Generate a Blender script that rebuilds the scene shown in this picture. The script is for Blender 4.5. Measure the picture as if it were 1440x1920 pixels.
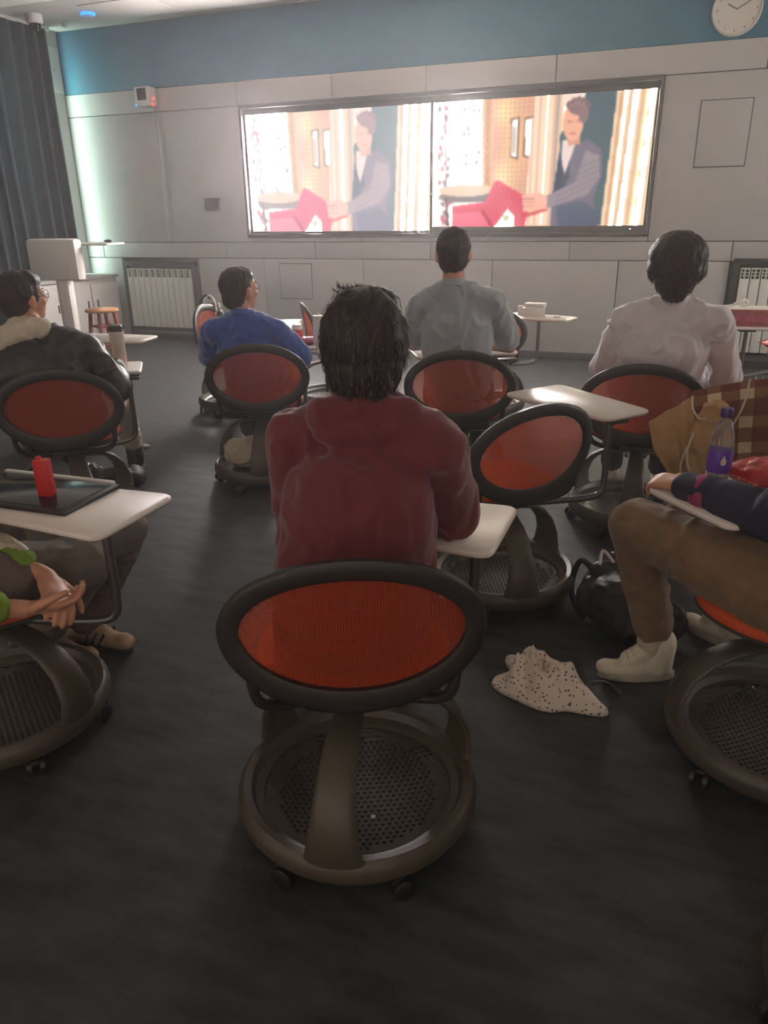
import bpy, bmesh, math, random
import numpy as np
from mathutils import Vector, Matrix, noise
random.seed(7); noise.seed_set(7); rng = np.random.default_rng(7)
S = bpy.context.scene
for o in list(bpy.data.objects): bpy.data.objects.remove(o)
R = math.radians
PI = math.pi
# ------------------------------------------------------------------ camera
cd = bpy.data.cameras.new('camera'); cam = bpy.data.objects.new('camera', cd); S.collection.objects.link(cam); S.camera = cam
cd.sensor_fit = 'VERTICAL'; cd.sensor_height = 36.0; cd.lens = 36.0*1400/1920; cd.clip_start = .02
YAW, PITCH, ROLL = R(21), R(21.6), R(0.8)
fw = Vector((-math.sin(YAW)*math.cos(PITCH), math.cos(YAW)*math.cos(PITCH), -math.sin(PITCH)))
r0 = Vector((math.cos(YAW), math.sin(YAW), 0)); u0 = r0.cross(fw)
rt = math.cos(ROLL)*r0 - math.sin(ROLL)*u0; up = math.sin(ROLL)*r0 + math.cos(ROLL)*u0
mw = Matrix((rt, up, -fw)).transposed().to_4x4(); mw.translation = Vector((0, 0, 1.45)); cam.matrix_world = mw
# ------------------------------------------------------------------ world, light, exposure
W = bpy.data.worlds.new('world'); S.world = W; W.use_nodes = True
W.node_tree.nodes['Background'].inputs[0].default_value = (1.0, .84, .72, 1)
W.node_tree.nodes['Background'].inputs[1].default_value = .92
S.view_settings.view_transform = 'Standard'; S.view_settings.look = 'None'
S.view_settings.exposure = 0.0; S.view_settings.gamma = 1.0; S.view_settings.use_curve_mapping = False
SCREEN_GAIN = 140.0
def area(name, loc, direction, size, size_y, power, color):
    l = bpy.data.lights.new(name, 'AREA'); l.shape = 'RECTANGLE'; l.size = size; l.size_y = size_y; l.energy = power; l.color = color
    o = bpy.data.objects.new(name, l); S.collection.objects.link(o); o.location = loc
    o.rotation_euler = Vector(direction).to_track_quat('-Z', 'Y').to_euler(); return o
# daylight coming through the window in the left wall behind the curtain
area('window_daylight', (-7.36, 6.65, 1.95), (1, 0, 0), 2.9, 2.6, 330, (.72, 1.0, .86))
# weak fill light added out of view to brighten the right side
area('right_fill_light', (4.12, 5.4, 1.95), (-1, 0, 0), 2.7, 1.8, 75, (1.0, .94, .86))

# ------------------------------------------------------------------ materials
def nt(name):
    m = bpy.data.materials.new(name); m.use_nodes = True; return m, m.node_tree, m.node_tree.nodes['Principled BSDF']
def lin(c):
    return tuple(((v/255)/12.92 if v/255 <= .04045 else ((v/255+.055)/1.055)**2.4) for v in c)
def mat(name, rgb, rough=.6, metal=0, var=.12, scale=30, bump=0, spec=.5, rgb2=None, stretch=(1, 1, 1), sheen=0, coat=0):
    m, t, b = nt(name); n = t.nodes; L = t.links
    c = lin(rgb); c2 = lin(rgb2) if rgb2 else tuple(v*(1-var) for v in c)
    tc = n.new('ShaderNodeTexCoord'); mp = n.new('ShaderNodeMapping'); mp.inputs['Scale'].default_value = stretch
    nz = n.new('ShaderNodeTexNoise'); nz.inputs['Scale'].default_value = scale; nz.inputs['Detail'].default_value = 4
    L.new(tc.outputs['Object'], mp.inputs[0]); L.new(mp.outputs[0], nz.inputs['Vector'])
    mx = n.new('ShaderNodeMix'); mx.data_type = 'RGBA'
    mx.inputs[6].default_value = (*c, 1); mx.inputs[7].default_value = (*c2, 1)
    rp = n.new('ShaderNodeValToRGB'); rp.color_ramp.elements[0].position = .35; rp.color_ramp.elements[1].position = .65
    L.new(nz.outputs[0], rp.inputs[0]); L.new(rp.outputs[0], mx.inputs[0]); L.new(mx.outputs[2], b.inputs['Base Color'])
    b.inputs['Roughness'].default_value = rough; b.inputs['Metallic'].default_value = metal; b.inputs['Specular IOR Level'].default_value = spec
    b.inputs['Sheen Weight'].default_value = sheen; b.inputs['Coat Weight'].default_value = coat
    if bump:
        bp = n.new('ShaderNodeBump'); bp.inputs['Strength'].default_value = bump; bp.inputs['Distance'].default_value = .004
        L.new(nz.outputs[0], bp.inputs['Height']); L.new(bp.outputs[0], b.inputs['Normal'])
    return m
def emis(name, rgb, k):
    m, t, b = nt(name); b.inputs['Base Color'].default_value = (*lin(rgb), 1)
    b.inputs['Emission Color'].default_value = (*lin(rgb), 1); b.inputs['Emission Strength'].default_value = k; return m
M = {}
M['wall'] = mat('painted_wall', (190, 188, 186), .75, var=.03, scale=3)
M['teal'] = mat('teal_paint', (54, 116, 140), .8, var=.06, scale=3)
M['ceil'] = mat('ceiling_paint', (225, 220, 212), .9, var=.02, scale=3)
M['gap'] = mat('joint_dark', (110, 108, 105), .9)
M['lframe'] = mat('grey_trim', (96, 94, 92), .5)
M['skirt'] = mat('skirting', (70, 72, 72), .5)
M['black'] = mat('black_plastic', (30, 28, 27), .42, var=.2, scale=60)
M['bezel'] = mat('screen_bezel', (40, 35, 36), .35)
M['base'] = mat('chair_base_plastic', (76, 68, 56), .42, var=.1, scale=40, bump=.1)
M['frame'] = mat('chair_frame_plastic', (48, 44, 42), .45, var=.1, scale=60, bump=.1)
M['shell'] = mat('seat_shell_plastic', (70, 66, 62), .45)
M['orange'] = mat('orange_cushion', (205, 78, 22), .8, var=.15, scale=250, bump=.3)
M['tablet'] = mat('white_laminate', (226, 216, 208), .35, var=.02, scale=8)
M['white'] = mat('white_plastic', (222, 218, 212), .4, var=.03)
M['radiator'] = mat('radiator_enamel', (236, 236, 228), .35, var=.02)
M['metal'] = mat('grey_metal', (120, 116, 112), .35, metal=.8)
M['chrome'] = mat('chrome', (200, 200, 200), .15, metal=1)
M['stool'] = mat('varnished_wood', (150, 52, 18), .35, var=.35, scale=12, stretch=(1, 1, .15))
M['stooltop'] = mat('worn_wood_seat', (196, 140, 96), .35, var=.3, scale=12, stretch=(1, .2, 1))
M['skin'] = mat('skin', (196, 140, 112), .55, var=.06, scale=12)
M['hair'] = mat('dark_hair', (52, 43, 44), .5, var=.4, scale=80, stretch=(1, 1, .12), bump=.5, spec=.4)
M['maroon'] = mat('maroon_cotton', (104, 34, 42), .85, var=.12, scale=25, bump=.15, sheen=.3)
M['greytee'] = mat('grey_cotton', (150, 158, 164), .9, var=.06, scale=25, sheen=.7)
M['shirt'] = mat('white_cotton', (208, 200, 204), .85, var=.05, scale=25, sheen=.7)
M['blue'] = mat('blue_cotton', (40, 78, 165), .85, var=.1, scale=25, sheen=.7)
M['blackcloth'] = mat('black_nylon', (30, 26, 27), .45, var=.2, scale=25, bump=.2)
M['cream'] = mat('cream_knit', (196, 184, 164), .85, var=.08, scale=60, bump=.2)
M['darkpants'] = mat('dark_trousers', (44, 42, 46), .8, var=.2, scale=20)
M['greypants'] = mat('grey_trousers', (104, 92, 82), .85, var=.15, scale=25, bump=.2)
M['khaki'] = mat('brown_corduroy', (124, 96, 66), .85, var=.18, scale=22, bump=.25, sheen=.2)
M['navy'] = mat('navy_knit', (38, 34, 58), .85, var=.2, scale=30, bump=.2)
M['pinkstripe'] = mat('pink_stripe', (150, 50, 90), .8)
M['green'] = mat('green_cotton', (120, 150, 40), .85, var=.2, scale=30)
M['canvas'] = mat('white_canvas', (222, 212, 192), .8, var=.08, scale=60, bump=.2)
M['rubber'] = mat('pale_rubber', (190, 182, 166), .6)
M['sole'] = mat('dark_sole', (50, 46, 42), .7)
M['tanleather'] = mat('tan_leather', (176, 148, 118), .6, var=.15, scale=30)
M['bag'] = mat('black_bag_fabric', (24, 22, 22), .55, var=.3, scale=40, bump=.3)
M['red'] = mat('red_carton', (196, 30, 34), .45, var=.08)
M['pinkpack'] = mat('pink_wrapper', (190, 90, 110), .3, var=.3, scale=40, bump=.4)
M['redpack'] = mat('red_snack_wrapper', (196, 30, 26), .22, var=.25, scale=14, bump=.4)
M['purple'] = mat('purple_label', (110, 62, 176), .4, var=.12, scale=20)
M['purplecap'] = mat('purple_cap', (74, 50, 110), .4)
M['cardboard'] = mat('pale_carton', (228, 222, 214), .5, var=.04)
M['redbox'] = mat('red_printed_box', (178, 88, 88), .45, var=.35, scale=22)
M['tumbler'] = mat('cream_bottle', (214, 200, 186), .4, var=.03)
M['lid'] = mat('brown_lid', (84, 70, 64), .4)
M['paper'] = mat('foil_scrap', (190, 184, 176), .3, var=.3, scale=60, metal=.3)
M['glassdark'] = mat('tablet_screen', (26, 28, 26), .12, var=.05)
M['lens'] = mat('camera_dome', (30, 24, 26), .12)
M['tan'] = mat('tan_coat_cloth', (170, 132, 86), .85, var=.12, scale=30, bump=.1)
M['eye'] = mat('eye_white', (230, 225, 220), .3); M['iris'] = mat('iris', (40, 25, 18), .3)
M['led_blue'] = emis('blue_indicator', (40, 130, 255), 2.2)
M['led_red'] = emis('red_indicator', (255, 40, 40), 8)
M['led_white'] = emis('white_indicator', (255, 240, 230), 4)
# floor: dark mottled vinyl with directional scuffs
m, t, b = nt('floor_vinyl'); n = t.nodes; L = t.links
tc = n.new('ShaderNodeTexCoord'); mp = n.new('ShaderNodeMapping'); mp.inputs['Scale'].default_value = (1, 3.2, 1); mp.inputs['Rotation'].default_value = (0, 0, .5)
L.new(tc.outputs['Object'], mp.inputs[0])
n1 = n.new('ShaderNodeTexNoise'); n1.inputs['Scale'].default_value = 5; n1.inputs['Detail'].default_value = 8; n1.inputs['Roughness'].default_value = .65
n2 = n.new('ShaderNodeTexNoise'); n2.inputs['Scale'].default_value = 160; n2.inputs['Detail'].default_value = 2
L.new(mp.outputs[0], n1.inputs['Vector']); L.new(tc.outputs['Object'], n2.inputs['Vector'])
rp = n.new('ShaderNodeValToRGB'); rp.color_ramp.elements[0].position = .3; rp.color_ramp.elements[1].position = .72
rp.color_ramp.elements[0].color = (*lin((30, 33, 36)), 1); rp.color_ramp.elements[1].color = (*lin((70, 70, 71)), 1)
L.new(n1.outputs[0], rp.inputs[0])
mx = n.new('ShaderNodeMix'); mx.data_type = 'RGBA'; mx.blend_type = 'MULTIPLY'; mx.inputs[0].default_value = .5
L.new(rp.outputs[0], mx.inputs[6]); L.new(n2.outputs[1], mx.inputs[7]); L.new(rp.outputs[0], b.inputs['Base Color'])
b.inputs['Roughness'].default_value = .58; b.inputs['Specular IOR Level'].default_value = .36
bp = n.new('ShaderNodeBump'); bp.inputs['Strength'].default_value = .25; bp.inputs['Distance'].default_value = .003
L.new(n2.outputs[0], bp.inputs['Height']); L.new(bp.outputs[0], b.inputs['Normal']); M['floor'] = m
# woven chair mesh: orange yarn with real see-through holes
m, t, b = nt('orange_woven_mesh'); n = t.nodes; L = t.links
b.inputs['Base Color'].default_value = (*lin((170, 62, 30)), 1); b.inputs['Roughness'].default_value = .7
tr = n.new('ShaderNodeBsdfTransparent'); tl = n.new('ShaderNodeBsdfTranslucent'); tl.inputs[0].default_value = (*lin((190, 72, 30)), 1)
ms = n.new('ShaderNodeMixShader'); ms.inputs[0].default_value = .35
L.new(b.outputs[0], ms.inputs[1]); L.new(tl.outputs[0], ms.inputs[2])
tc = n.new('ShaderNodeTexCoord'); sx = n.new('ShaderNodeSeparateXYZ'); L.new(tc.outputs['Object'], sx.inputs[0])
def wv(sock):
    a = n.new('ShaderNodeMath'); a.operation = 'MULTIPLY'; a.inputs[1].default_value = PI/.0055; L.new(sock, a.inputs[0])
    s = n.new('ShaderNodeMath'); s.operation = 'SINE'; L.new(a.outputs[0], s.inputs[0])
    q = n.new('ShaderNodeMath'); q.operation = 'ABSOLUTE'; L.new(s.outputs[0], q.inputs[0]); return q
w1, w2 = wv(sx.outputs[0]), wv(sx.outputs[2])
ml = n.new('ShaderNodeMath'); ml.operation = 'MULTIPLY'; L.new(w1.outputs[0], ml.inputs[0]); L.new(w2.outputs[0], ml.inputs[1])
gt = n.new('ShaderNodeMath'); gt.operation = 'GREATER_THAN'; gt.inputs[1].default_value = .70; L.new(ml.outputs[0], gt.inputs[0])
mm = n.new('ShaderNodeMixShader'); L.new(gt.outputs[0], mm.inputs[0]); L.new(ms.outputs[0], mm.inputs[1]); L.new(tr.outputs[0], mm.inputs[2])
L.new(mm.outputs[0], n['Material Output'].inputs[0]); M['mesh'] = m
# curtain
M['curtain'] = mat('curtain_cloth', (14, 42, 50), .85, var=.25, scale=14, stretch=(1, 1, .2), sheen=.3)
# clear plastic bottle
m, t, b = nt('clear_plastic'); b.inputs['Base Color'].default_value = (.95, .93, .95, 1); b.inputs['Roughness'].default_value = .08
b.inputs['Transmission Weight'].default_value = .92; b.inputs['IOR'].default_value = 1.2; M['clear'] = m
# plaid
m, t, b = nt('plaid_flannel'); n = t.nodes; L = t.links
tc = n.new('ShaderNodeTexCoord'); sx = n.new('ShaderNodeSeparateXYZ'); L.new(tc.outputs['UV'], sx.inputs[0])
def band(sock, f, th):
    a = n.new('ShaderNodeMath'); a.operation = 'MULTIPLY'; a.inputs[1].default_value = f; L.new(sock, a.inputs[0])
    s = n.new('ShaderNodeMath'); s.operation = 'FRACT'; L.new(a.outputs[0], s.inputs[0])
    q = n.new('ShaderNodeMath'); q.operation = 'GREATER_THAN'; q.inputs[1].default_value = th; L.new(s.outputs[0], q.inputs[0]); return q
bx_, by_ = band(sx.outputs[0], 7.5, .58), band(sx.outputs[1], 5.5, .58)
both = n.new('ShaderNodeMath'); both.operation = 'MULTIPLY'; L.new(bx_.outputs[0], both.inputs[0]); L.new(by_.outputs[0], both.inputs[1])
add = n.new('ShaderNodeMath'); add.operation = 'ADD'; L.new(bx_.outputs[0], add.inputs[0]); L.new(by_.outputs[0], add.inputs[1])
mul = n.new('ShaderNodeMath'); mul.operation = 'MULTIPLY'; mul.inputs[1].default_value = .5; L.new(add.outputs[0], mul.inputs[0])
rp = n.new('ShaderNodeValToRGB'); rp.color_ramp.interpolation = 'CONSTANT'
rp.color_ramp.elements[0].color = (*lin((112, 58, 44)), 1); rp.color_ramp.elements[1].position = .4; rp.color_ramp.elements[1].color = (*lin((132, 92, 62)), 1)
e = rp.color_ramp.elements.new(.9); e.color = (*lin((206, 186, 150)), 1)
L.new(mul.outputs[0], rp.inputs[0]); L.new(rp.outputs[0], b.inputs['Base Color']); b.inputs['Roughness'].default_value = .9; M['plaid'] = m
# printed cloth with small dark motifs
m, t, b = nt('printed_cotton'); n = t.nodes; L = t.links
tc = n.new('ShaderNodeTexCoord'); vo = n.new('ShaderNodeTexVoronoi'); vo.inputs['Scale'].default_value = 75; L.new(tc.outputs['Object'], vo.inputs['Vector'])
rp = n.new('ShaderNodeValToRGB'); rp.color_ramp.elements[0].position = .22; rp.color_ramp.elements[1].position = .30
rp.color_ramp.elements[0].color = (*lin((96, 66, 84)), 1); rp.color_ramp.elements[1].color = (*lin((226, 212, 196)), 1)
L.new(vo.outputs['Distance'], rp.inputs[0]); L.new(rp.outputs[0], b.inputs['Base Color']); b.inputs['Roughness'].default_value = .8; M['print'] = m

# ------------------------------------------------------------------ mesh helpers
class MB:
    def __init__(s): s.v = []; s.f = []; s.mi = []; s.cur = 0; s.uv = None
    def add(s, vs, fs, T=None):
        o = len(s.v)
        for p in vs:
            p = Vector(p); s.v.append(tuple(T @ p if T is not None else p))
        for f in fs: s.f.append(tuple(i+o for i in f)); s.mi.append(s.cur)
        return s
    def box(s, c, d, T=None, bev=0):
        x, y, z = [q/2 for q in d]; c = Vector(c)
        if bev:
            bm = bmesh.new(); bmesh.ops.create_cube(bm, size=1, matrix=Matrix.Diagonal((d[0], d[1], d[2], 1)))
            bmesh.ops.bevel(bm, geom=list(bm.edges), offset=bev, segments=2, affect='EDGES', profile=.5)
            bm.verts.index_update()
            vs = [c+v.co for v in bm.verts]; fs = [[v.index for v in f.verts] for f in bm.faces]; bm.free()
            return s.add(vs, fs, T)
        vs = [c+Vector((a*x, b*y, e*z)) for a in (-1, 1) for b in (-1, 1) for e in (-1, 1)]
        return s.add(vs, [(0, 1, 3, 2), (4, 6, 7, 5), (0, 4, 5, 1), (2, 3, 7, 6), (0, 2, 6, 4), (1, 5, 7, 3)], T)
    def rings(s, rg, closed=False, caps=True, T=None):
        n = len(rg[0]); vs = [p for r in rg for p in r]; fs = []
        k = len(rg)
        for i in range(k if closed else k-1):
            a = i*n; b = ((i+1) % k)*n
            for j in range(n): fs.append((a+j, a+(j+1) % n, b+(j+1) % n, b+j))
        if caps and not closed: fs.append(tuple(range(n-1, -1, -1))); fs.append(tuple((k-1)*n+j for j in range(n)))
        return s.add(vs, fs, T)
    def tube(s, pts, r, n=10, closed=False, T=None, flat=None):
        P = [Vector(p) for p in pts]; k = len(P); rg = []; prev = None
        rr = r if isinstance(r, (list, tuple)) else [r]*k
        for i in range(k):
            t = (P[(i+1) % k]-P[i-1]) if closed else (P[min(i+1, k-1)]-P[max(i-1, 0)])
            t.normalize()
            if prev is None:
                a = Vector((0, 0, 1)) if abs(t.z) < .9 else Vector((0, 1, 0))
                u = t.cross(a).normalized()
            else: u = (prev - t*prev.dot(t)).normalized()
            prev = u; w = t.cross(u)
            rg.append([P[i]+(u*math.cos(q)+w*math.sin(q))*rr[i] for q in [2*PI*j/n for j in range(n)]])
        return s.rings(rg, closed, T=T)
    def lathe(s, prof, n=24, T=None, sx=1, sy=1, c=(0, 0, 0)):
        rg = [[Vector((c[0]+max(r, 1e-4)*sx*math.cos(2*PI*j/n), c[1]+max(r, 1e-4)*sy*math.sin(2*PI*j/n), c[2]+z)) for j in range(n)] for r, z in prof]
        return s.rings(rg, closed=(prof[0][0] > 1e-3 and prof[-1][0] > 1e-3), T=T)
    def ell(s, c, r, rot=None, n=16, m=10):
        c = Vector(c); rg = []
        for i in range(m+1):
            a = -PI/2+PI*i/m; ca = max(math.cos(a), 1e-3); sa = math.sin(a); ring = []
            for j in range(n):
                q = 2*PI*j/n; p = Vector((r[0]*ca*math.cos(q), r[1]*ca*math.sin(q), r[2]*sa))
                ring.append(c+(rot @ p if rot else p))
            rg.append(ring)
        return s.rings(rg)
    def cap(s, p0, p1, a0, a1, side=None, n=14):
        """tapered capsule; a0/a1 a radius or (side radius, other radius)"""
        p0, p1 = Vector(p0), Vector(p1); t = p1-p0
        if t.length < 1e-6: t = Vector((0, 0, 1e-4))
        tn = t.normalized()
        u = Vector(side) if side is not None else (Vector((0, 0, 1)) if abs(tn.z) < .9 else Vector((0, 1, 0)))
        u = (u-tn*u.dot(tn)).normalized(); w = tn.cross(u)
        a0 = a0 if isinstance(a0, tuple) else (a0, a0); a1 = a1 if isinstance(a1, tuple) else (a1, a1); rg = []
        for k in range(5):
            q = -PI/2+PI/2*k/4; m0 = min(a0)
            rg.append([p0+tn*m0*math.sin(q)+(u*a0[0]*math.cos(h)+w*a0[1]*math.sin(h))*max(math.cos(q), .01) for h in [2*PI*j/n for j in range(n)]])
        for k in range(5):
            q = PI/2*k/4; m1 = min(a1)
            rg.append([p1+tn*m1*math.sin(q)+(u*a1[0]*math.cos(h)+w*a1[1]*math.sin(h))*max(math.cos(q), .01) for h in [2*PI*j/n for j in range(n)]])
        return s.rings(rg)
    def mesh(s, name, mats, smooth=True, sharp=40):
        me = bpy.data.meshes.new(name); me.from_pydata(s.v, [], s.f)
        for m_ in (mats if isinstance(mats, (list, tuple)) else [mats]): me.materials.append(m_)
        if any(s.mi): me.polygons.foreach_set('material_index', s.mi)
        bm = bmesh.new(); bm.from_mesh(me); bmesh.ops.recalc_face_normals(bm, faces=bm.faces); bm.to_mesh(me); bm.free()
        if smooth:
            me.polygons.foreach_set('use_smooth', [True]*len(me.polygons))
            me.set_sharp_from_angle(angle=R(sharp))
        return me
    def build(s, name, mats, parent=None, smooth=True, sharp=40, loc=None):
        """parent given: coordinates are local to it"""
        return link(name, s.mesh(name, mats, smooth, sharp), parent, loc)
def link(name, me, parent=None, loc=None):
    o = bpy.data.objects.new(name, me); S.collection.objects.link(o)
    if parent: o.parent = parent
    if loc is not None: o.location = loc
    return o
def tag(o, label=None, cat=None, group=None, kind=None):
    if label: o['label'] = label
    if cat: o['category'] = cat
    if group: o['group'] = group
    if kind: o['kind'] = kind
    return o
def empty(name, loc, label=None, cat=None, rz=0, group=None, kind=None):
    o = bpy.data.objects.new(name, None); S.collection.objects.link(o); o.location = loc; o.rotation_euler = (0, 0, rz); o.empty_display_size = .1
    return tag(o, label, cat, group, kind)
def TR(loc, rz=0, rx=0, ry=0):
    return Matrix.Translation(loc) @ Matrix.Rotation(rz, 4, 'Z') @ Matrix.Rotation(ry, 4, 'Y') @ Matrix.Rotation(rx, 4, 'X')
def remesh(mb, name, mt, parent, origin, voxel=.008, smooth=4, fold=0, fscale=9, fstretch=(1, 1, 1), seed=0):
    """join closed shapes into ONE continuous surface, relax it, add cloth folds; world coordinates in, local to origin out"""
    me = mb.mesh('tmp', mt, True); ob = bpy.data.objects.new('tmp', me); S.collection.objects.link(ob)
    r = ob.modifiers.new('r', 'REMESH'); r.mode = 'VOXEL'; r.voxel_size = voxel; r.use_smooth_shade = True
    if smooth: q = ob.modifiers.new('s', 'SMOOTH'); q.factor = .5; q.iterations = smooth
    dg = bpy.context.evaluated_depsgraph_get(); ne = bpy.data.meshes.new_from_object(ob.evaluated_get(dg)); ne.name = name
    bpy.data.objects.remove(ob); bpy.data.meshes.remove(me)
    nv = len(ne.vertices); co = np.empty(nv*3); ne.vertices.foreach_get('co', co); co = co.reshape(-1, 3)
    if fold:
        no = np.empty(nv*3); ne.vertices.foreach_get('normal', no); no = no.reshape(-1, 3); so = Vector((seed*3.1, seed*1.7, seed*.7))
        d = np.empty(nv)
        for i in range(nv):
            p = Vector((co[i][0]*fstretch[0], co[i][1]*fstretch[1], co[i][2]*fstretch[2]))*fscale+so
            w = noise.noise_vector(p*.6)
            a = noise.noise(p+w*1.3); d[i] = (1-min(1, abs(a)*3.2))*1.0 + noise.noise(p*2.3)*.3
        co = co+no*(d*fold)[:, None]
    co = co-np.array(origin)[None, :]
    ne.vertices.foreach_set('co', co.ravel()); ne.polygons.foreach_set('use_smooth', [True]*len(ne.polygons))
    if not ne.materials: ne.materials.append(mt)
    ne.update()
    return link(name, ne, parent)

# ------------------------------------------------------------------ the room
YW, XL, XR, ZC = 8.3, -7.28, 4.2, 3.53
tag(MB().box(((XL+XR)/2-.2, 2.9, -.05), (XR-XL+1.2, 11.4, .1)).build('floor', M['floor'], smooth=False), kind='structure', label='dark grey scuffed vinyl floor')
wf = tag(MB().box(((XL+XR)/2, YW+.13, ZC/2), (XR-XL+.6, .1, ZC+.2)).build('wall_front', M['gap'], smooth=False), kind='structure', label='front wall of grey panels under a teal band')
# panels of the front wall, joints recessed; the seams seen in the photograph
def panel(x0, x1, z0, z1, mt='wall', name='wall_panel', g=.004, d=.08):
    return MB().box(((x0+x1)/2, YW+d/2, (z0+z1)/2), (x1-x0-2*g, d, z1-z0-2*g), bev=.003).build(name, M[mt], wf)
SX0, SX1, SZ0, SZ1 = -4.84, -.345, 1.235, 2.625
panel(XL, XR, 2.87, ZC, 'teal', 'upper_band', g=0)
cols_top = [XL, -4.89, -3.72, -2.66, -1.35, .5, 2.3, XR]
for a, b_ in zip(cols_top[:-1], cols_top[1:]): panel(a, b_, SZ1, 2.87)
for a, b_ in ((XL, -6.0), (-6.0, SX0), (SX1, .9), (.9, 2.6), (2.6, XR)): panel(a, b_, SZ1-1.44, SZ1)
for a, b_ in ((SX0, -3.4), (-3.4, -2.6), (-2.6, -1.4), (-1.4, SX1)): panel(a, b_, 1.185, SZ0)
zz = 1.0
for a, b_ in ((XL, -7.02), (-7.02, -5.2), (-5.2, -4.0), (-4.0, -2.6), (-2.6, -1.1), (-1.1, .44), (.44, 2.0), (2.0, XR)): panel(a, b_, zz, 1.185)
for a, b_ in ((XL, -6.75), (-5.60, -4.68), (-4.68, -3.4), (-3.4, -1.9), (-1.9, -.6), (-.6, .44), (1.75, 2.8), (2.8, XR)): panel(a, b_, .0, zz)
for a, b_ in ((-6.75, -5.60), (.44, 1.75)): panel(a, b_, .0, .10)
# two small flush access covers
def cover(x0, x1, z0, z1, label):
    c = MB().box(((x0+x1)/2, YW-.006, (z0+z1)/2), (x1-x0, .012, z1-z0), bev=.002).build('access_cover', M['wall'], wf)
    MB().box(((x0+x1)/2, YW-.001, (z0+z1)/2), (x1-x0+.018, .004, z1-z0+.018)).build('shadow_gap', M['lframe'], c, smooth=False)
cover(-4.47, -4.06, .55, .94, ''); cover(0.0, .43, 1.845, 2.395, '')
wl = tag(MB().box((XL-.18, 2.9, ZC/2), (.1, 11.4, ZC)).build('wall_left', M['wall'], smooth=False), kind='structure', label='left wall behind the curtain')
for a, b_, c_, d_ in ((-2.8, 5.15, 0, ZC), (8.12, YW, 0, ZC), (5.15, 8.12, 0, .6), (5.15, 8.12, 3.3, ZC)):
    MB().box((XL-.065, (a+b_)/2, (c_+d_)/2), (.13, b_-a, d_-c_)).build('wall_panel', M['wall'], wl, smooth=False)
pc = MB().box((XL+.006, 8.2, 3.12), (.014, .17, .48), bev=.003).build('access_cover', M['white'], wl)
MB().lathe([(0, 0), (.006, .002), (.006, .008), (0, .01)], 10, T=TR((XL+.012, 8.17, 3.12), 0, 0, R(90))).build('lock', M['lframe'], pc)
w1 = empty('window_1', (XL-.06, 6.65, .6), 'window behind the curtain letting daylight in at its edge', kind='structure')
for y in (-1.46, 0, 1.46): MB().box((0, y, 1.35), (.05, .05, 2.7)).build('window_frame', M['white'], w1, smooth=False)
for z in (.03, 2.67): MB().box((0, 0, z), (.05, 2.9, .06)).build('window_frame', M['white'], w1, smooth=False)
wr = tag(MB().box((XR+.25, 2.9, ZC/2), (.1, 11.4, ZC)).build('wall_right', M['wall'], smooth=False), kind='structure', label='right wall')
for a, b_, c_, d_ in ((-2.8, 4.05, 0, ZC), (6.75, YW, 0, ZC), (4.05, 6.75, 0, 1.05), (4.05, 6.75, 2.85, ZC)):
    MB().box((XR+.1, (a+b_)/2, (c_+d_)/2), (.2, b_-a, d_-c_)).build('wall_panel', M['wall'], wr, smooth=False)
w2 = empty('added_window', (XR+.12, 5.4, 1.05), 'added unseen window in the right wall for the fill light', kind='structure')  # unseen window, added to go with the right-hand fill light
for y in (-1.32, 0, 1.32): MB().box((0, y, .9), (.05, .05, 1.8)).build('window_frame', M['white'], w2, smooth=False)
ce = tag(MB().box(((XL+XR)/2-.1, 2.9, ZC+.17), (XR-XL+.9, 11.4, .1)).build('ceiling', M['ceil'], smooth=False), kind='structure', label='pale ceiling with a dropped border')
# dropped border along front and left; higher field inside
MB().box(((XL+XR)/2, 7.75, ZC+.06), (XR-XL, 1.1, .12), bev=.004).build('dropped_border', M['ceil'], ce)
MB().box((XL+.55, 2.2, ZC+.06), (1.1, 10.0, .12), bev=.004).build('dropped_border', M['ceil'], ce)
MB().box((-5.75, 7.75, ZC-.004), (.9, .62, .008), bev=.002).build('ceiling_hatch', M['ceil'], ce)
bs = empty('baseboard_front', (0, YW, 0), 'dark skirting along the front wall', kind='structure')
for a, b_ in ((-6.75, -5.60), (-5.6, -2.6), (-2.6, .44), (.44, 1.75), (1.75, XR)):
    MB().box(((a+b_)/2, -.012, .03), (b_-a-.003, .022, .06), bev=.003).build('skirting_length', M['lframe'], bs)

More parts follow.
